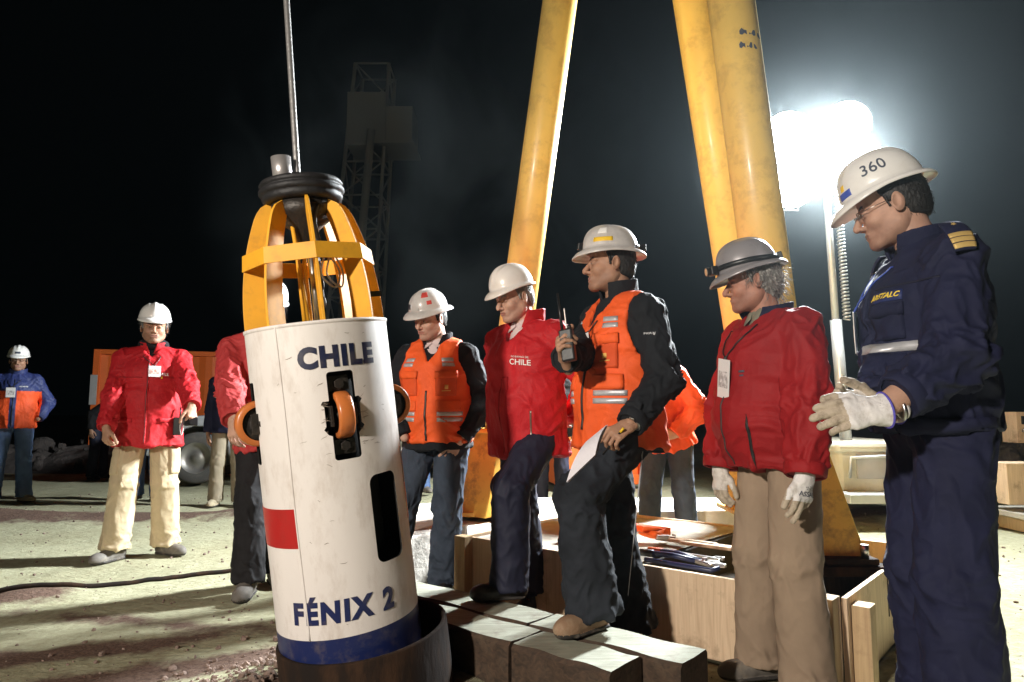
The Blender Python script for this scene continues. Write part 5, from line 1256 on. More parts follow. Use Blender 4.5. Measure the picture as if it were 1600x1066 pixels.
badge(J, -8, .30, M_['badge_grey'], .10, .12, M_['black_plastic']); J['text']('logo', 'mineria', 30, .37, .03, M_['white_thread'], shear=.2); sticker(J, 0, .028, 26, .024, M_['slate_print'])
J['patch']('zip', -1, 1, -.08, .45, M_['zip'], .006)
def glasses(J, fm, lens=None, rect=False):
    hp = J['hp']; S = J['S']; r = J['root']; g = None
    for s in (1, -1):
        pts = [hp((s*.032+.022*math.cos(t), -.101+.004*abs(math.cos(t)), -.004+.0135*math.sin(t))) for t in np.linspace(0, 6.28, 19)[:-1]]
        o = tube_obj('spectacles', pts, .0014, fm, r, 5, True) if g is None else tube_obj('rim', pts, .0014, fm, g, 5, True)
        g = g or o
        tube_obj('temple', [hp((s*.054, -.098, .0)), hp((s*.074, -.07, .003)), hp((s*.084, .0, .006))], .0014, fm, g, 5)
        if lens:
            bm = bmesh.new(); bm.faces.new([bm.verts.new(Vector(q)) for q in pts]); bm_obj('glass', bm, lens, g)
    tube_obj('bridge', [hp((.010, -.102, .0)), hp((0, -.106, .004)), hp((-.010, -.102, .0))], .0014, fm, g, 5)
glasses(J, M_['frame_dark'])

# 3: man behind the capsule
a, b = on_ground(G(386, 928)), on_ground(G(430, 908)); c = (a+b)/2
J = person('man in red jacket and black trousers behind the capsule and its yellow cage', (c.x, c.y+.05, 0), 18, 1.96, w=1.08, belly=.02, lean=7, side=-6.5, head=(12, 10, 8), skin=M_['skin'], hair=M_['hair_grey'], hairstyle='wavy',
  feet=dict(R=dict(wp=a, yaw=-12), L=dict(wp=b, yaw=14)),
  hands=dict(R=dict(wp=P(366, 712, 3.82), pole=(-.8, .6, 0), f=(.1, -.2, -1), n=(.6, .8, 0), curl=(25, 30, 20)), L=dict(p=(.26, -.2, 1.0), pole=(.6, .8, 0))),
  fit=dict(top=M_['red_dull'], t=.030, hem=.14, sleeve=1.2, fold=.012, flare=.02, pants=M_['black_cotton'], wk=.082, wb=.092, pfold=.008, boots=M_['boot_grey'], laces=M_['lace'], helmet=dict(m=M_['hel_white'], style='cap'), collar=dict(m=M_['red_dull'], h=.04, r0=.085, r1=.092, open=.05)))
J['text']('logo', 'CHILE', 24, .2, .03, M_['slate_print'])

# 4: man in an orange vest looking down
Jp = P(684, 645, 4.3); loc4 = (Jp.x, Jp.y, 0)
J = person('man in orange vest over black, looking down, hands in his jeans pockets', loc4, -14, 1.86, w=1.08, belly=.03, lean=2, side=0, head=(-24, 18, 3), skin=M_['skin_pale'], hair=M_['hair_dark'], slit=.0022, jaw=1.06,
  feet=dict(L=dict(wp=on_ground(G(694, 925)), yaw=20), R=dict(wp=on_ground(G(600, 940)), yaw=-20)),
  hands=dict(L=dict(wp=P(717, 688, 4.16), wpole=(1, .3, 0), f=(-.75, .1, -1), n=(-.5, .5, -.2), curl=(10, 10, 10), cuffback=.03), R=dict(wp=P(632, 684, 4.14), wpole=(-1, .2, 0), hide=1)),
  fit=dict(top=M_['black_fleece'], topname='jacket', t=.024, hem=.10, sleeve=1.15, fold=.010, vest=M_['orange_vest'], vesthem=.055, vv=.13, shirt=M_['shirt_pink'], vdepth=.10, shirtcollar=1, pants=M_['jeans'], wk=.084, wb=.094, pfold=.0125, boots=M_['boot_black'], helmet=dict(m=M_['hel_grey'], style='full', tall=.112), collar=dict(m=M_['black_fleece'], h=.05, r0=.084, r1=.094, open=.085)))
J4 = J
def vest_trim(J, lo=(.055, .082), lo2=(.098, .118), pk=True):
    for s in (1, -1):
        J['patch']('reflective_strip', s*20, s*62, .062, .084, M_['reflect'], .004); J['patch']('reflective_strip', s*20, s*62, .094, .116, M_['reflect'], .004, slant=0)
        J['patch']('reflective_strip', s*30, s*52, .372, .392, M_['reflect'], .004); J['patch']('reflective_strip', s*30, s*52, .400, .420, M_['reflect'], .004)
        J['patch']('pocket', s*18, s*52, .205, .320, M_['orange_pocket'], .011, thick=.01); J['patch']('pocket_flap', s*17, s*53, .305, .345, M_['orange_vest'], .016, thick=.006)
        J['patch']('pocket', s*18, s*58, .120, .180, M_['orange_vest'], .009, thick=.008)
    J['patch']('zip', -1.5, 1.5, -.045, .235, M_['zip'], .006)
    J['patch']('emblem', 33, 39, .245, .268, M_['gold_print'], .0125); J['patch']('emblem_line', 29, 43, .232, .238, M_['gold_print'], .0125)
vest_trim(J)
sticker(J, -22, .030, 22, .030, M_['black_print']); sticker(J, -8, .012, 52, .016, M_['cont_grey']); sticker(J, 38, .088, 26, .026, M_['red_print']); sticker(J, 50, .044, 16, .022, M_['red_print'])

# 5: man in red jacket with one foot on the timbers
Jp = P(828, 645, 3.70); loc5 = (Jp.x, Jp.y, 0)
J = person('man in bright red jacket, hands behind his back, one black shoe on the timber', loc5, -44, 1.81, w=1.10, belly=.045, lean=3, twist=4, pel=(0, 0, .075), head=(-12, 17, 0), skin=M_['skin_pale'], hair=M_['hair_white'], slit=.0024, nose=1.25, jaw=1.0,
  feet=dict(L=dict(wp=on_ground(G(797, 936, BT), BT), yaw=-32, pole=(.2, -1, 0)), R=dict(wp=on_ground(G(832, 960)), yaw=-10, pole=(.1, -1, 0))),
  hands=dict(L=dict(p=(.10, .27, 1.08), pole=(1, .25, -.1), f=(-1, 0, -.2), n=(0, 1, 0)), R=dict(p=(-.08, .27, 1.08), pole=(-1, .3, 0), f=(1, 0, -.2), n=(0, 1, 0))),
  fit=dict(top=M_['red'], t=.034, hem=.15, flare=.012, sleeve=1.25, fold=.012, pants=M_['navy_dress'], wk=.086, wb=.094, pfold=.008, boots=M_['boot_black'], laces=M_['lace_red'], helmet=dict(m=M_['hel_cream'], style='cap'), collar=dict(m=M_['red'], h=.07, r0=.088, r1=.112, open=.10, fwd=-.08), shirt=M_['shirt_pink'], shirtcollar=1, vdepth=.23))
J5 = J
J['patch']('zip', -3, -1.8, -.13, .24, M_['red_deep'], .005); J['patch']('storm_flap', -1, 9, -.135, .25, M_['red'], .007)
J['text']('lettering', 'CHILE', 30, .318, .040, M_['white_thread'], bold=.0006, xs=1.05, slant=-.12); J['text']('lettering', 'GOBIERNO DE', 30, .345, .0125, M_['white_thread'], xs=1.1, slant=-.12); J['patch']('pocket_zip', 42, 44, -.06, .08, M_['zip_metal'], .004)

# 6: man with the radio
Jp = P(965, 645, 3.18); loc6 = (Jp.x, Jp.y, 0)
J = person('man in orange vest holding a two-way radio and papers, tan boot on the timber', loc6, -62, 1.90, w=1.06, belly=.03, lean=-1, pel=(0, .02, .06), head=(-24, 0, 0), skin=M_['skin_tan'], hair=M_['hair_dark'], slit=.0036, nose=1.15,
  feet=dict(L=dict(wp=on_ground(G(925, 985, BT), BT), yaw=12, pole=(.1, -1, 0)), R=dict(wp=on_ground(P(985, 940, 3.22)), yaw=-5, pole=(0, -1, 0))),
  hands=dict(R=dict(wp=P(882, 560, 2.84), wpole=(.1, .3, -1), wf=(-.30, -.62, .62), wn=(.93, -.25, .2), curl=(62, 52, 30), thumb=(.55, .75, -.55)),
             L=dict(wp=P(984, 664, 2.80), wpole=(1, .2, -.5), wf=(-.80, -.30, -.42), wn=(-.1, .55, -.8), curl=(48, 48, 28), thumb=(.5, .8, -.5))),
  fit=dict(top=M_['black_fleece'], t=.024, hem=.12, sleeve=1.25, fold=.010, vest=M_['orange_vest'], vesthem=.115, vv=.15, pants=M_['jeans_dark'], wk=.090, wb=.104, pfold=.0125, boots=M_['boot_tan'], laces=M_['lace'], helmet=dict(m=M_['hel_grey'], style='full', tall=.115), collar=dict(m=M_['black_fleece'], h=.07, r0=.080, r1=.088, open=.05)))
J6 = J
vest_trim(J); helmet_clip(J, 0, .018, (.03, .03, .02)); helmet_clip(J, 176, .012, (.05, .03, .03)); helmet_clip(J, 150, .006, (.03, .02, .012)); sticker(J, 62, .034, 46, .020, M_['yellow_print']); sticker(J, 58, .078, 24, .032, M_['white_thread'])
badge(J, 5, .285, M_['badge_grey'], .065, .15, M_['black_plastic'], 8)
J['text']('brand_mark', 'MOUNTAIN', 84, .34, .013, M_['reflect'], sf=J['bj'])
wr, Mx, tp = J['handL']
tube_obj('watch_strap', [Vector(wr-Mx[:, 1]*.022+Mx[:, 0]*.031*math.cos(t)*J['S']+Mx[:, 2]*.025*math.sin(t)*J['S']) for t in np.linspace(0, 6.28, 23)[:-1]], .0075, M_['steel'], J['root'], 8, True)
c0 = Vector(wr-Mx[:, 1]*.022+Mx[:, 2]*.034); cyl_obj('watch_face', c0-Vector(Mx[:, 2])*.005, c0+Vector(Mx[:, 2])*.006, .019, M_['steel'], J['root'])
# radio
wr, Mx, tp = J['handR']; q = J['wl'](wr+Mx[:, 1]*.082-Mx[:, 2]*.036); rr = empty('two_way_radio', q); tag(rr, 'black two-way radio with tall antenna raised in a bare hand', 'radio')
rr.rotation_euler = (R_(-6), R_(-9), R_(-25))
bm = bmesh.new(); add_box(bm, (0, 0, -.015), (.058, .036, .135)); bm_obj('radio_body', bm, M_['black_plastic'], rr, False, .007)
cyl_obj('antenna', (-.016, 0, .05), (-.018, 0, .215), .0065, M_['black_plastic'], rr, .0045); cyl_obj('knob', (.016, 0, .052), (.016, 0, .068), .008, M_['black_plastic'], rr); box_obj('speaker_grille', (0, -.019, -.01), (.042, .002, .05), M_['grease'], rr)
box_obj('antenna_clip', (.004, 0, .10), (.008, .006, .09), M_['steel'], rr)
# papers
pc = [P(950, 664, 2.60), P(917, 691, 2.57), P(887, 755, 2.48), P(932, 712, 2.50)]; o_ = sum(pc, Vector())/4; pr_ = empty('papers', o_); tag(pr_, 'folded white papers held low in front of the dark jeans', 'papers')
nn = (pc[1]-pc[0]).cross(pc[3]-pc[0]).normalized()
for k in range(3):
    bm = bmesh.new(); vs = []
    for i in range(7):
        for j in range(4):
            s, t = i/6, j/3; p = (pc[0]*(1-s)+pc[3]*s)*(1-t)+(pc[1]*(1-s)+pc[2]*s)*t-o_; vs.append(bm.verts.new(p+nn*(.004*k+.010*math.sin(s*3)*(k+1)*.6)+(pc[3]-pc[0])*.02*k))
    for i in range(6):
        for j in range(3): a_ = i*4+j; bm.faces.new((vs[a_], vs[a_+4], vs[a_+5], vs[a_+1]))
    bm_obj('sheet', bm, M_['paper'], pr_, True)
wr, Mx, tp = J6['handL']; q = J6['wl'](wr+Mx[:, 1]*.10-Mx[:, 2]*.02); pn = empty('pen', q); tag(pn, 'yellow tipped pen held with the papers', 'pen'); cyl_obj('barrel', (.035, -.03, .03), (-.03, .01, -.06), .0045, M_['black_plastic'], pn, None, 10); cyl_obj('tip', (.035, -.03, .03), (.047, -.038, .047), .0052, M_['yellow_print'], pn, None, 10)

# 7: orange jacket man behind
Jp = P(1040, 645, 5.35); 
J = person('man in orange jacket and jeans bending forward behind the man with the radio', (Jp.x, Jp.y, 0), -22, 1.74, w=1.08, lean=16, side=-9, head=(-20, 25, 0), skin=M_['skin'], hair=M_['hair_dark'], res=.9,
  hands=dict(L=dict(p=(.10, -.24, .94), pole=(1, .2, .15), f=(-1, -.1, -.2), n=(0, 1, 0), curl=(40, 40, 30)), R=dict(p=(-.10, -.24, .92), pole=(-1, .2, 0), f=(1, -.1, 0), n=(0, 1, 0))),
  feet=dict(L=dict(p=(.15, .02, 0), yaw=10), R=dict(p=(-.15, .0, 0), yaw=-10)),
  fit=dict(top=M_['orange_jacket'], t=.032, hem=.09, sleeve=1.2, fold=.0125, pants=M_['jeans'], wk=.086, wb=.09, boots=M_['boot_grey'], helmet=dict(m=M_['hel_grey'], style='full'), collar=dict(m=M_['orange_jacket'], h=.05, r0=.085, r1=.09)))
for h_ in (.02, .055): J['patch']('reflective_strip', 20, 60, h_, h_+.022, M_['reflect'], .004)
J['patch']('reflective_strip', 30, 44, .35, .40, M_['reflect'], .004)

# 8: grey-haired man in red, grey helmet
Jp = P(1213, 645, 2.86); loc8 = (Jp.x, Jp.y, 0)
J = person('grey-haired man in red jacket and tan trousers, grey brimmed helmet with headlamp', loc8, -74, 1.80, w=1.08, pel=(0, 0, .013), belly=.062, lean=2, head=(-24, 9, 0), skin=M_['skin_red'], hair=M_['hair_white'], hairstyle='wavy', slit=.0024, nose=1.25, res=1.15, jaw=1.05,
  feet=dict(L=dict(p=(.13, .0, 0), yaw=12), R=dict(p=(-.13, -.02, 0), yaw=-8)),
  hands=dict(L=dict(wp=P(1258, 750, 2.52), wpole=(1, -.5, 0), wf=(-.16, -.06, -1), wn=(-.45, .9, .1), curl=(14, 22, 16), fcurl=((12, 18, 12), (8, 14, 10), (30, 38, 20), (28, 30, 20)), glove=True, gm=M_['glove_clean'], cuff=.075, thumb=(.55, .8, -.2)),
             R=dict(wp=P(1122, 752, 2.98), wpole=(-.6, .6, 0), wf=(-.10, -.1, -1), wn=(.9, .3, 0), curl=(18, 26, 18), glove=True, gm=M_['glove'], cuff=.07)),
  fit=dict(top=M_['red_deep'], t=.034, hem=.085, flare=-.012, armk=.006, sleeve=1.35, fold=.0125, pants=M_['tan_wool'], wk=.094, wb=.10, pfold=.006, boots=M_['boot_grey'], helmet=dict(m=M_['hel_metal'], style='full', tall=.125, tip=6), shirt=M_['shirt_grey'], shirtcollar=1, vdepth=.08, collar=dict(m=M_['navy_cotton'], h=.035, r0=.088, r1=.108, open=.10, fwd=-.05)))
J8 = J
headlamp(J, M_['black_plastic'], 6, .016); sticker(J, 62, .020, 34, .014, M_['red_print'])
badge(J, -2, .27, M_['badge_grey'], .085, .16, M_['black_plastic'], -10); J['patch']('pocket_zip', 30, 33, -.03, .13, M_['zip'], .005, slant=-.05); J['patch']('logo', 20, 27, .29, .298, M_['slate_print'], .003); J['patch']('logo', 21, 26, .275, .281, M_['slate_print'], .003)
J['patch']('zip', -4, -2.6, -.08, .36, M_['zip'], .004)
wr, Mx, tp = J['handL']; c0 = wr+Mx[:, 1]*.055+Mx[:, 2]*.0
gv = [o for o in J['root'].children if o.name.startswith('glove')]
def glove_print(J, hand, body, size, along, m, gobj):
    wr, Mx, tp = J[hand]; bv = BVHTree.FromObject(gobj, bpy.context.evaluated_depsgraph_get()); bm = text_mesh(body, size, 0, .0003, 1.15); slice_bm(bm, .006, 0)
    for v in bm.verts:
        q = Vector(wr+Mx[:, 1]*(along-v.co.y)+Mx[:, 0]*(-v.co.x)+Mx[:, 2]*.08); h = bv.ray_cast(q, Vector(-Mx[:, 2]))
        v.co = (h[0]+Vector(Mx[:, 2])*.0015) if h[0] else q-Vector(Mx[:, 2])*.06
    bm_obj('glove_print', bm, m, gobj)
bpy.context.view_layer.update()
glove_print(J, 'handL', 'ASSAL', .024, .062, M_['slate_print'], gv[0]); glove_print(J, 'handL', '∙:∴:∙', .022, .038, M_['slate_print'], gv[0])

# 9: man in navy coveralls
Jp = P(1462, 645, 2.34); loc9 = (Jp.x, Jp.y, 0)
J = person('tall man in navy coveralls with gold shoulder stripes and a white helmet numbered 360', loc9, -96, 2.0, w=1.05, pel=(0, 0, .016), belly=.03, lean=1, head=(-16, 17, 0), skin=M_['skin'], hair=M_['hair_dark'], slit=.003, nose=1.1, res=1.2, jaw=1.02,
  feet=dict(L=dict(p=(.14, -.02, 0), yaw=8), R=dict(p=(-.13, .02, 0), yaw=-8)),
  hands=dict(L=dict(wp=P(1372, 642, 2.02), wpole=(1, -.25, -.35), wf=(-.97, -.05, -.10), wn=(.05, .9, -.42), cuffback=.085, curl=(12, 10, 8), fcurl=((8, 8, 5), (14, 12, 8), (22, 18, 10), (30, 22, 12)), glove=True, gm=M_['glove_clean'], cuff=.018, gtrim=M_['trim_blue'], thumb=(.55, .85, -.05), sp=0),
             R=dict(wp=P(1372, 690, 2.10), wpole=(.8, .5, -.5), wf=(-.96, -.12, .06), wn=(-.05, -.85, .5), cuffback=.03, curl=(16, 20, 14), glove=True, gm=M_['glove'], cuff=.045, gtrim=M_['trim_blue'], thumb=(.6, .8, -.2), sp=1)),
  fit=dict(top=M_['navy_cotton'], topname='coverall_top', t=.030, hem=.03, sleeve=1.35, fold=.0125, pants=M_['navy_cotton'], wk=.098, wb=.108, pfold=.011, flare=.004, boots=M_['boot_black'], helmet=dict(m=M_['hel_white'], style='mid', tall=.128, tip=3), shirt=M_['black_fleece'], vdepth=.05, collar=dict(m=M_['navy_cotton'], h=.045, r0=.084, r1=.098, open=.08)))
J9 = J
glasses(J, M_['glass_frame'], M_['glass'])
J['patch']('reflective_band', -60, 88, .195, .222, M_['reflect'], .004); J['patch']('chest_pocket', 16, 50, .232, .325, M_['navy_cotton'], .008, thick=.008); J['patch']('pocket_flap', 15, 51, .300, .335, M_['navy_cotton'], .013, thick=.006)
J['patch']('pocket', 16, 50, .085, .19, M_['navy_cotton'], .007, thick=.006); J['patch']('name_tape', 14, 50, .342, .372, M_['navy_nylon'], .005)
J['text']('name', 'ARISTALC', 31, .357, .026, M_['yellow_thread'], .0075, .0009, 1.0, .35)
badge(J, -24, .27, M_['badge_print'], .085, .15, M_['blue_print'])
# seams of the coverall: waist band, front placket, hip pocket, shoulder yoke
J['patch']('waist_band', -80, 120, -.035, .005, M_['navy_cotton'], .007, thick=.006); J['patch']('front_placket', -5, 2, .01, .42, M_['navy_cotton'], .007, thick=.006)
J['patch']('yoke_seam', 14, 75, .385, .390, M_['navy_dress'], .004)
# shoulder board with three gold stripes and a star
def shoulder_board(J, sd, s):
    sh = J['arm'][sd][0]; Fw = nv(J['Fw']+J['X']*s*.25); u = J['u']; dn = nv(J['X']*s*.80+u*.6+J['Fw']*.15); d = nv(J['X']*s*.55-u*.75); a0 = sh-d*.075+J['Fw']*.01
    cq = a0+d*.075; h0 = J['bj'].ray_cast(Vector(cq+dn*.3), Vector(-dn))[0]; Fo = nv(np.cross(d, dn)); Fo = Fo if Fo@Fw > 0 else -Fo; ct = np.array(h0)-dn*.085
    def mk(name, t0, t1, wd, m, off, par=J['root']):
        def hf(x, y):
            a_ = (x-.5)*wd/.095; n_ = dn*math.cos(a_)+Fo*math.sin(a_); return Vector(ct+d*(t0+(t1-t0)*y-.075)+n_*(.093-.9*(t0+(t1-t0)*y-.075)**2*4)), Vector(n_)
        return grid_patch(name, hf, 10, 6, off, m, par, .006)
    bd = mk('shoulder_board', .0, .135, .062, M_['navy_cotton'], .019)
    for k in range(3): mk('gold_stripe', .078+.020*k, .093+.020*k, .056, M_['gold'], .022, bd)
    bm = bmesh.new(); c_ = Vector(ct+d*(.030-.075)+dn*(.093+.013)); vs = []
    for k in range(10): rad = .009 if k % 2 == 0 else .004; vs.append(bm.verts.new(c_+Vector(d)*rad*math.cos(k*.6283)+Vector(Fo)*rad*math.sin(k*.6283)))
    bm.faces.new(vs); bm_obj('star', bm, M_['gold'], bd)
shoulder_board(J, 'L', 1); shoulder_board(J, 'R', -1)
# number on the helmet
def helmet_text(J, body, az0, h0, size, m, slant=0.):
    bm = text_mesh(body, size, 0, .0006, 1.05, 0, 1.05); slice_bm(bm, .008, 0)
    for v in bm.verts:
        p, n = J['on'](az0+math.degrees(v.co.x/.118), h0+v.co.y*.92+slant*v.co.x, 0); v.co = p+n*.0012
    bm_obj('helmet_number', bm, m, J['helmet'])
helmet_text(J, '360', 80, .058, .056, M_['slate_print'], -.0)
sticker(J, 22, .022, 26, .022, M_['blue_print']); sticker(J, 20, .046, 8, .020, M_['yellow_print'])
wr, Mx, tp = J['handL']
tube_obj('wrist_watch', [Vector(wr-Mx[:, 1]*.062+Mx[:, 0]*.032*math.cos(t)*J['S']+Mx[:, 2]*.026*math.sin(t)*J['S']) for t in np.linspace(0, 6.28, 23)[:-1]], .006, M_['steel'], J['root'], 8, True)

# people far behind, seen between the others
def far_person(label, px, Y, yaw, H, top, pants, boots, hel=True, **k):
    q = P(px, 645, Y); return person(label, (q.x, q.y, 0), yaw, H, res=.62, skin=M_['skin_tan'], hair=M_['hair_dark'], fit=dict(top=top, t=.03, hem=.12, pants=pants, boots=boots, helmet=dict(m=M_['hel_white']) if hel else None), **k)
far_person('distant person in khaki trousers standing by the orange container', 360, 8.3, 15, 1.86, M_['navy_cotton'], M_['olive'], M_['boot_beige'])
far_person('distant person in dark trousers by the front of the pickup truck', 157, 11.6, 85, 1.7, M_['black_cotton'], M_['navy_dress'], M_['boot_black'], lean=42)
far_person('distant person in blue trousers seen between the legs of the man in khaki', 236, 8.9, 0, 1.8, M_['navy_cotton'], M_['jeans_blue'], M_['boot_grey'])
far_person('distant person in pale jeans seen past the edge of the capsule', 650, 9.6, 25, 1.84, M_['navy_cotton'], M_['jeans_blue'], M_['boot_grey'])
far_person('distant person all in dark clothes behind the bright red jacket', 862, 7.7, -10, 1.8, M_['black_cotton'], M_['navy_dress'], M_['boot_black'])
# ------------------------------------------------------------ containers, truck, far rig and small things
def container(name, label, px0, Y0, px1, Y1, z1, z0=.12, depth=2.4, left_panel=False, cat='container'):
    a = P(px0, 645, Y0); b = P(px1, 645, Y1); a.z = b.z = 0; d = (b-a); L_ = d.length; u = d.normalized(); v = Vector((-u.y, u.x, 0)); M = Matrix((u, v, Vector((0, 0, 1)))).transposed()
    r = empty(name, a, (0, 0, math.atan2(u.y, u.x))); tag(r, label, cat)
    bm = bmesh.new(); n = int(L_/.14); rows = []                       # corrugated long side
    for i in range(n+1):
        x = .12+(L_-.24)*i/n; y = .03 if (i % 4) in (1, 2) else 0.0; rows.append((bm.verts.new((x, y+.02, z0+.14)), bm.verts.new((x, y+.02, z1-.10))))
    for A, B in zip(rows, rows[1:]): bm.faces.new((A[0], B[0], B[1], A[1]))
    bm_obj('corrugated_side', bm, M_['cont_or'], r)
    for (c, s) in (((L_/2, .03, z0+.07), (L_, .10, .14)), ((L_/2, .03, z1-.05), (L_, .10, .10)), ((.06, .03, (z0+z1)/2), (.12, .12, z1-z0+.002)), ((L_-.06, .03, (z0+z1)/2), (.12, .12, z1-z0+.002))): box_obj('frame_rail', c, s, M_['cont_or'], r)
    box_obj('roof', (L_/2, depth/2, z1-.02), (L_-.01, depth, .05), M_['cont_or'], r); box_obj('back_wall', (L_/2, depth, (z0+z1)/2), (L_-.01, .05, z1-z0-.06), M_['cont_or'], r); box_obj('floor', (L_/2, depth/2, z0+.04), (L_-.02, depth-.05, .08), M_['casing'], r)
    e = box_obj('end_wall', (.02, depth/2, (z0+z1)/2), (.04, depth-.1, z1-z0-.05), M_['cont_or'], r); box_obj('end_wall', (L_-.02, depth/2, (z0+z1)/2), (.04, depth-.1, z1-z0-.05), M_['cont_or'], r)
    if left_panel: box_obj('grey_panel', (.035, -.035, (z0+z1)*.62), (.13, .02, .62), M_['cont_grey'], r); box_obj('grey_panel', (-.012, depth/2, (z0+z1)*.62), (.02, depth-.4, .62), M_['cont_grey'], r)
    for s in (.3, L_-.3):
        box_obj('skid', (s, depth/2, z0/2+.005), (.2, depth-.2, z0), M_['casing'], r)
    return r
container('orange_container', 'large orange site container with a grey panel at its end, behind the pickup truck', 141, 14.2, 470, 15.4, 2.42, left_panel=True)
container('orange_skip', 'low orange equipment box standing behind the dark-clothed person', 868, 9.9, 1010, 10.2, .78, .06, 1.2, cat='equipment box')
# light coloured sheet pile edge on the container (door rod)
def pickup():
    w = G(303, 757); r = empty('pickup_truck', (w.x, w.y, 0), (0, 0, R_(8))); tag(r, 'silver pickup truck half hidden behind the man in khaki trousers', 'pickup truck')
    def prism(name, pts, y0, y1, m, bev=.03):
        bm = bmesh.new(); A = [bm.verts.new((x, y0, z)) for x, z in pts]; B = [bm.verts.new((x, y1, z)) for x, z in pts]; bm.faces.new(A); bm.faces.new(B[::-1]); n = len(pts)
        for k in range(n): bm.faces.new((A[k], A[(k+1) % n], B[(k+1) % n], B[k]))
        return bm_obj(name, bm, m, r, False, bev)
    arch = lambda cx, rr=.47: [(cx+rr*math.cos(a), .42+rr*math.sin(a)) for a in np.linspace(math.pi, 0, 12)]
    body = [(-1.0, .45)]+arch(0)+[(.6, .42), (2.5, .42)]+arch(3.1)+[(4.35, .5), (4.4, 1.12), (2.5, 1.14), (.75, 1.12), (-.85, .98), (-1.02, .80)]
    prism('body', body, .06, 1.78, M_['truck_w']); prism('cab', [(.62, 1.10), (1.25, 1.72), (2.35, 1.74), (2.62, 1.10)], .14, 1.70, M_['truck_w'], .05)
    prism('side_window', [(.86, 1.14), (1.30, 1.62), (2.28, 1.64), (2.46, 1.14)], .115, .135, M_['truck_glass'], 0); 
    bm = bmesh.new(); bm.faces.new([bm.verts.new(p) for p in ((.64, .25, 1.13), (.64, 1.6, 1.13), (1.22, 1.55, 1.67), (1.22, .3, 1.67))]); o = bm_obj('windscreen', bm, M_['truck_glass'], r); o.location = (-.02, 0, .02)
    for cx in (0, 3.1):
        for y in (.02, 1.62):
            T = Matrix.Translation((cx, y+.11, .40))@Matrix.Rotation(math.pi/2, 4, 'X'); wh = lathe('wheel', [(.24, -.12), (.36, -.13), (.395, -.10), (.40, 0), (.395, .10), (.36, .13), (.24, .12)], M_['tyre'], r, 40, T)
            lathe('rim', [(.0001, .06), (.07, .065), (.085, .04), (.20, .05), (.235, .115), (.245, .115), (.245, -.1), (.0001, -.1)], M_['rim'], wh, 40, T)
    box_obj('bumper', (-1.04, .92, .52), (.14, 1.72, .20), M_['truck_w'], r, None, .04); box_obj('grille', (-1.03, .92, .80), (.05, .9, .20), M_['black_plastic'], r)
    for y in (.26, 1.58): box_obj('headlight', (-.99, y, .82), (.12, .34, .17), M_['lens'], r, None, .02)
    box_obj('wing_mirror', (.92, -.06, 1.18), (.10, .20, .16), M_['black_plastic'], r, None, .02)
pickup()
def rig_tower():
    # lattice drill mast, far off in the smoke
    Y = 27.; b0 = P(520, 645, Y); t0 = P(575, 112, Y); H_ = t0.z; r = empty('drill_mast', (b0.x+.55, Y, 0)); tag(r, 'tall grey lattice drill mast with an enclosed platform, dim in the smoke', 'drill mast')
    lean = Vector((.055, 0, 1)); hw0, hw1 = 1.0, .68; bm = bmesh.new(); n = 11; cr = []
    def corner(i, z): w = hw0+(hw1-hw0)*z/H_; c = lean*z; return c+Vector(((-w, -w), (w, -w), (w, w), (-w, w))[i]+(0,))
    for i in range(4): add_cyl(bm, corner(i, 0), corner(i, H_), .075, None, 8)
    bm_obj('corner_post', bm, M_['tower_g'], r); bm = bmesh.new()
    for k in range(n+1):
        z = H_*k/n
        for i in range(4):
            a_, b_ = corner(i, z), corner((i+1) % 4, z); add_cyl(bm, a_, b_, .04, None, 6)
            if k < n: add_cyl(bm, corner(i, z) if k % 2 else corner((i+1) % 4, z), corner((i+1) % 4, z+H_/n) if k % 2 else corner(i, z+H_/n), .035, None, 6)
    bm_obj('lattice_bracing', bm, M_['tower_g'], r)
    bm = bmesh.new(); c = lean*(H_*.84); add_box(bm, c, (1.55, 1.9, 2.2)); bm_obj('cladding', bm, M_['tower_g'], r, False, .02)
    box_obj('platform_cabin', c+Vector((1.32, -.2, -.25)), (1.05, 1.6, 1.45), M_['tower_g'], r); box_obj('platform_floor', c+Vector((1.0, -.2, -1.05)), (1.9, 1.9, .10), M_['tower_g'], r)
    bm = bmesh.new(); add_cyl(bm, (.2, -1.2, 0), lean*H_*.8+Vector((.3, -1.2, 0)), .16, None, 12); bm_obj('drill_pipe', bm, M_['tower_g'], r)
rig_tower()
# cable on the ground
def ground_line(name, px, rad, m, label, cat):
    pts = smooth_pts([on_ground(G(*p))+Vector((0, 0, rad*.75)) for p in px], 8)
    for p in pts: p.z = gz(p.x, p.y)+rad*.75
    o = tube_obj(name, pts, rad, m, None, 8); tag(o, label, cat)
ground_line('ground_cable', [(-60, 938), (30, 930), (120, 921), (230, 907), (300, 898), (364, 891)], .016, M_['casing'], 'dark cable lying across the pale ground in front of the man in khaki', 'cable')
ground_line('ground_hose', [(560, 800), (640, 798), (700, 797)], .018, M_['casing'], 'thin dark hose on the ground between the capsule and the left tripod foot', 'hose')
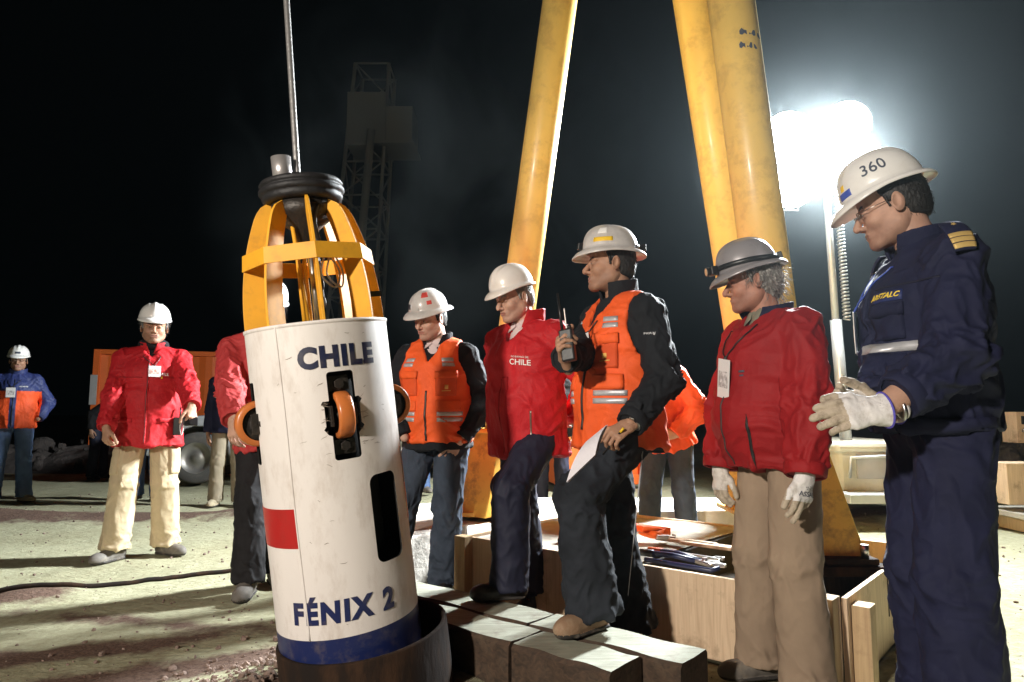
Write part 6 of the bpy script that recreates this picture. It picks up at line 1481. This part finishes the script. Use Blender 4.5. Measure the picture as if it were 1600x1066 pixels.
# tools on the formwork
def bolt_cutter():
    z = FH+.02; a = G(1010, 862, z); b = G(1130, 884, z); d = (b-a).normalized(); s = Vector((-d.y, d.x, 0)); r = empty('bolt_cutter', a); tag(r, 'long bolt cutter with dark blue handles on the concrete edge', 'bolt cutter'); L_ = (b-a).length
    for k, e in enumerate((-1, 1)):
        tube_obj('handle', [s*e*.035, d*L_*.4+s*e*.030+Vector((0, 0, .012)), d*L_*.72+s*e*.008], [.016, .013, .013], M_['blue_steel'], r, 10); tube_obj('grip', [-d*.01+s*e*.035, d*L_*.16+s*e*.034+Vector((0, 0, .004))], .0185, M_['strap_or'] if k else M_['black_plastic'], r, 10)
        bm = bmesh.new(); q = Matrix((d, s, Vector((0, 0, 1)))).transposed(); add_box(bm, d*L_*.80+s*e*.018, (.10, .034, .02), q@Matrix.Rotation(.25*e, 3, 'Z')); add_box(bm, d*L_*.93+s*e*.010, (.09, .02, .018), q@Matrix.Rotation(-.22*e, 3, 'Z')); bm_obj('jaw', bm, M_['steel'], r, False, .004)
    cyl_obj('pivot', d*L_*.78+Vector((0, 0, -.014)), d*L_*.78+Vector((0, 0, .022)), .014, M_['steel'], r, None, 6)
bolt_cutter()
def wrench():
    z = FH+.012; a = G(1008, 874, z); b = G(1120, 893, z); d = (b-a).normalized(); s = Vector((-d.y, d.x, 0)); r = empty('pry_bar', a); tag(r, 'dark blue steel bar lying at the board edge in front of the bolt cutter', 'pry bar')
    tube_obj('bar', [Vector((0, 0, 0)), d*(b-a).length*.93, d*(b-a).length+s*.03+Vector((0, 0, .01))], .011, M_['blue_steel'], r, 8); 
    a2 = G(1085, 868, z); r2 = empty('wrench', a2); tag(r2, 'shiny steel adjustable wrench beside the bolt cutter jaws', 'wrench'); q = Matrix((d, s, Vector((0, 0, 1)))).transposed()
    bm = bmesh.new(); add_box(bm, (0, 0, 0), (.22, .026, .012), q); bm_obj('shank', bm, M_['steel'], r2, False, .003)
    for e in (-1, 1): box_obj('jaw', d*.125+s*e*.022, (.05, .018, .018), M_['steel'], r2, q, .003)
wrench()
def strap_heap(name, px, py, sz, label, seed):
    rs = np.random.RandomState(seed); o_ = G(px, py, FH+.004); pts = []; n = 9
    for i in range(n): a_ = i*2.4+rs.rand(); rr = sz*(.25+.75*rs.rand()); pts.append(Vector((rr*math.cos(a_)*1.5, rr*math.sin(a_)*.7, .02+.055*rs.rand())))
    pts = smooth_pts(pts, 10); bm = bmesh.new(); prev = None
    for i, p in enumerate(pts):
        t = (pts[min(i+1, len(pts)-1)]-pts[max(i-1, 0)]).normalized(); w_ = (Vector((0, 0, 1))*math.cos(i*.09+seed)+t.cross(Vector((0, 0, 1)))*math.sin(i*.09+seed)).normalized()*.022; q = p.copy(); q.z = max(q.z, abs(w_.z)+.004)
        row = (bm.verts.new(q-w_), bm.verts.new(q+w_))
        if prev: bm.faces.new((prev[0], row[0], row[1], prev[1]))
        prev = row
    r = empty(name, o_); tag(r, label, 'strap'); o = bm_obj('webbing', bm, M_['strap_or'], r, True); md = o.modifiers.new('s', 'SOLIDIFY'); md.thickness = .003
    box_obj('buckle', (.05, -.07, .02), (.07, .035, .025), M_['steel'], r, None, .004); tube_obj('hook', [(.09, -.07, .02), (.12, -.075, .02), (.125, -.06, .03), (.11, -.05, .03)], .006, M_['steel'], r, 6)
strap_heap('ratchet_strap', 1018, 842, .12, 'heap of orange ratchet strap on the concrete behind the dark jeans', 3)
strap_heap('ratchet_strap', 893, 838, .05, 'small loop of orange strap on the board edge left of the dark jeans', 8)
# right-hand background: planks, wooden box, and stakes
p = P(1600, 775, 6.6); o = empty('timber_stack', (p.x, p.y, 0)); tag(o, 'pale new plank on a pallet behind the navy coveralls, at the right edge', 'planks')
box_obj('plank', (.55, 0, .44), (1.6, .30, .38), M_['ply'], o); box_obj('pallet_board', (.5, -.02, .165), (1.5, .6, .05), M_['conc'], o)
for k in (-.1, .5, 1.1): box_obj('bearer', (k, 0, .07), (.10, .55, .13), M_['ply_v'], o)
p = P(1600, 668, 7.6); o = empty('wooden_box', (p.x, p.y, p.z)); tag(o, 'small plywood box with black fittings on the rubble at the right edge', 'box')
box_obj('case', (.05, .1, 0), (.28, .24, .34), M_['ply'], o); box_obj('latch', (-.02, -.03, .08), (.04, .02, .09), M_['black_plastic'], o); cyl_obj('knob', (-.02, -.02, -.04), (-.02, -.05, -.04), .022, M_['steel'], o)
# drifting smoke behind the group, uneven and thin; also the glow volume added at the lamps
def smoke(name, c, s, dens, seed, label, nmin=.46, fall=.35):
    m = bpy.data.materials.new(name); m.use_nodes = True; nt = m.node_tree; N = nt.nodes; L = nt.links; N.remove(N['Principled BSDF'])
    v = N.new('ShaderNodeVolumePrincipled'); v.inputs['Color'].default_value = (.80, .90, .92, 1); v.inputs['Anisotropy'].default_value = .2; L.new(v.outputs[0], N['Material Output'].inputs['Volume'])
    tc = N.new('ShaderNodeTexCoord'); mp = N.new('ShaderNodeMapping'); mp.inputs['Location'].default_value = (seed, 0, 0); mp.inputs['Scale'].default_value = (1, 1, .7); L.new(tc.outputs['Object'], mp.inputs[0])
    n = N.new('ShaderNodeTexNoise'); n.inputs['Scale'].default_value = .55; n.inputs['Detail'].default_value = 3; n.inputs['Distortion'].default_value = .8; L.new(mp.outputs[0], n.inputs['Vector'])
    r = N.new('ShaderNodeMapRange'); r.inputs['From Min'].default_value = nmin; r.inputs['From Max'].default_value = .72; r.inputs['To Max'].default_value = dens; L.new(n.outputs['Fac'], r.inputs['Value'])
    ln = N.new('ShaderNodeVectorMath'); ln.operation = 'LENGTH'; sc_ = N.new('ShaderNodeVectorMath'); sc_.operation = 'DIVIDE'; sc_.inputs[1].default_value = tuple(x/2 for x in s); L.new(tc.outputs['Object'], sc_.inputs[0]); L.new(sc_.outputs[0], ln.inputs[0])
    f = N.new('ShaderNodeMapRange'); f.inputs['From Min'].default_value = 1; f.inputs['From Max'].default_value = fall; L.new(ln.outputs['Value'], f.inputs['Value'])
    mu = N.new('ShaderNodeMath'); mu.operation = 'MULTIPLY'; L.new(r.outputs[0], mu.inputs[0]); L.new(f.outputs[0], mu.inputs[1]); L.new(mu.outputs[0], v.inputs['Density'])
    bm = bmesh.new(); bmesh.ops.create_icosphere(bm, subdivisions=3, radius=1); bmesh.ops.transform(bm, matrix=Matrix.Diagonal((s[0]/2, s[1]/2, s[2]/2, 1)), verts=bm.verts[:]); o = bm_obj(name, bm, m); o.location = c; tag(o, label, kind='stuff')
smoke('smoke', P(690, 290, 13.0), (10, 5, 9), .22, 3, 'faint smoke drifting up behind the group')
smoke('smoke', P(1275, 238, 7.35), (2.8, 2.8, 2.6), .038, 9, 'added dust puff that gives the four lamps their glow', .25, .0)  # extra volume added round the lamp heads to make a tight glow
cy.volume_step_rate = 2; cy.volume_max_steps = 96
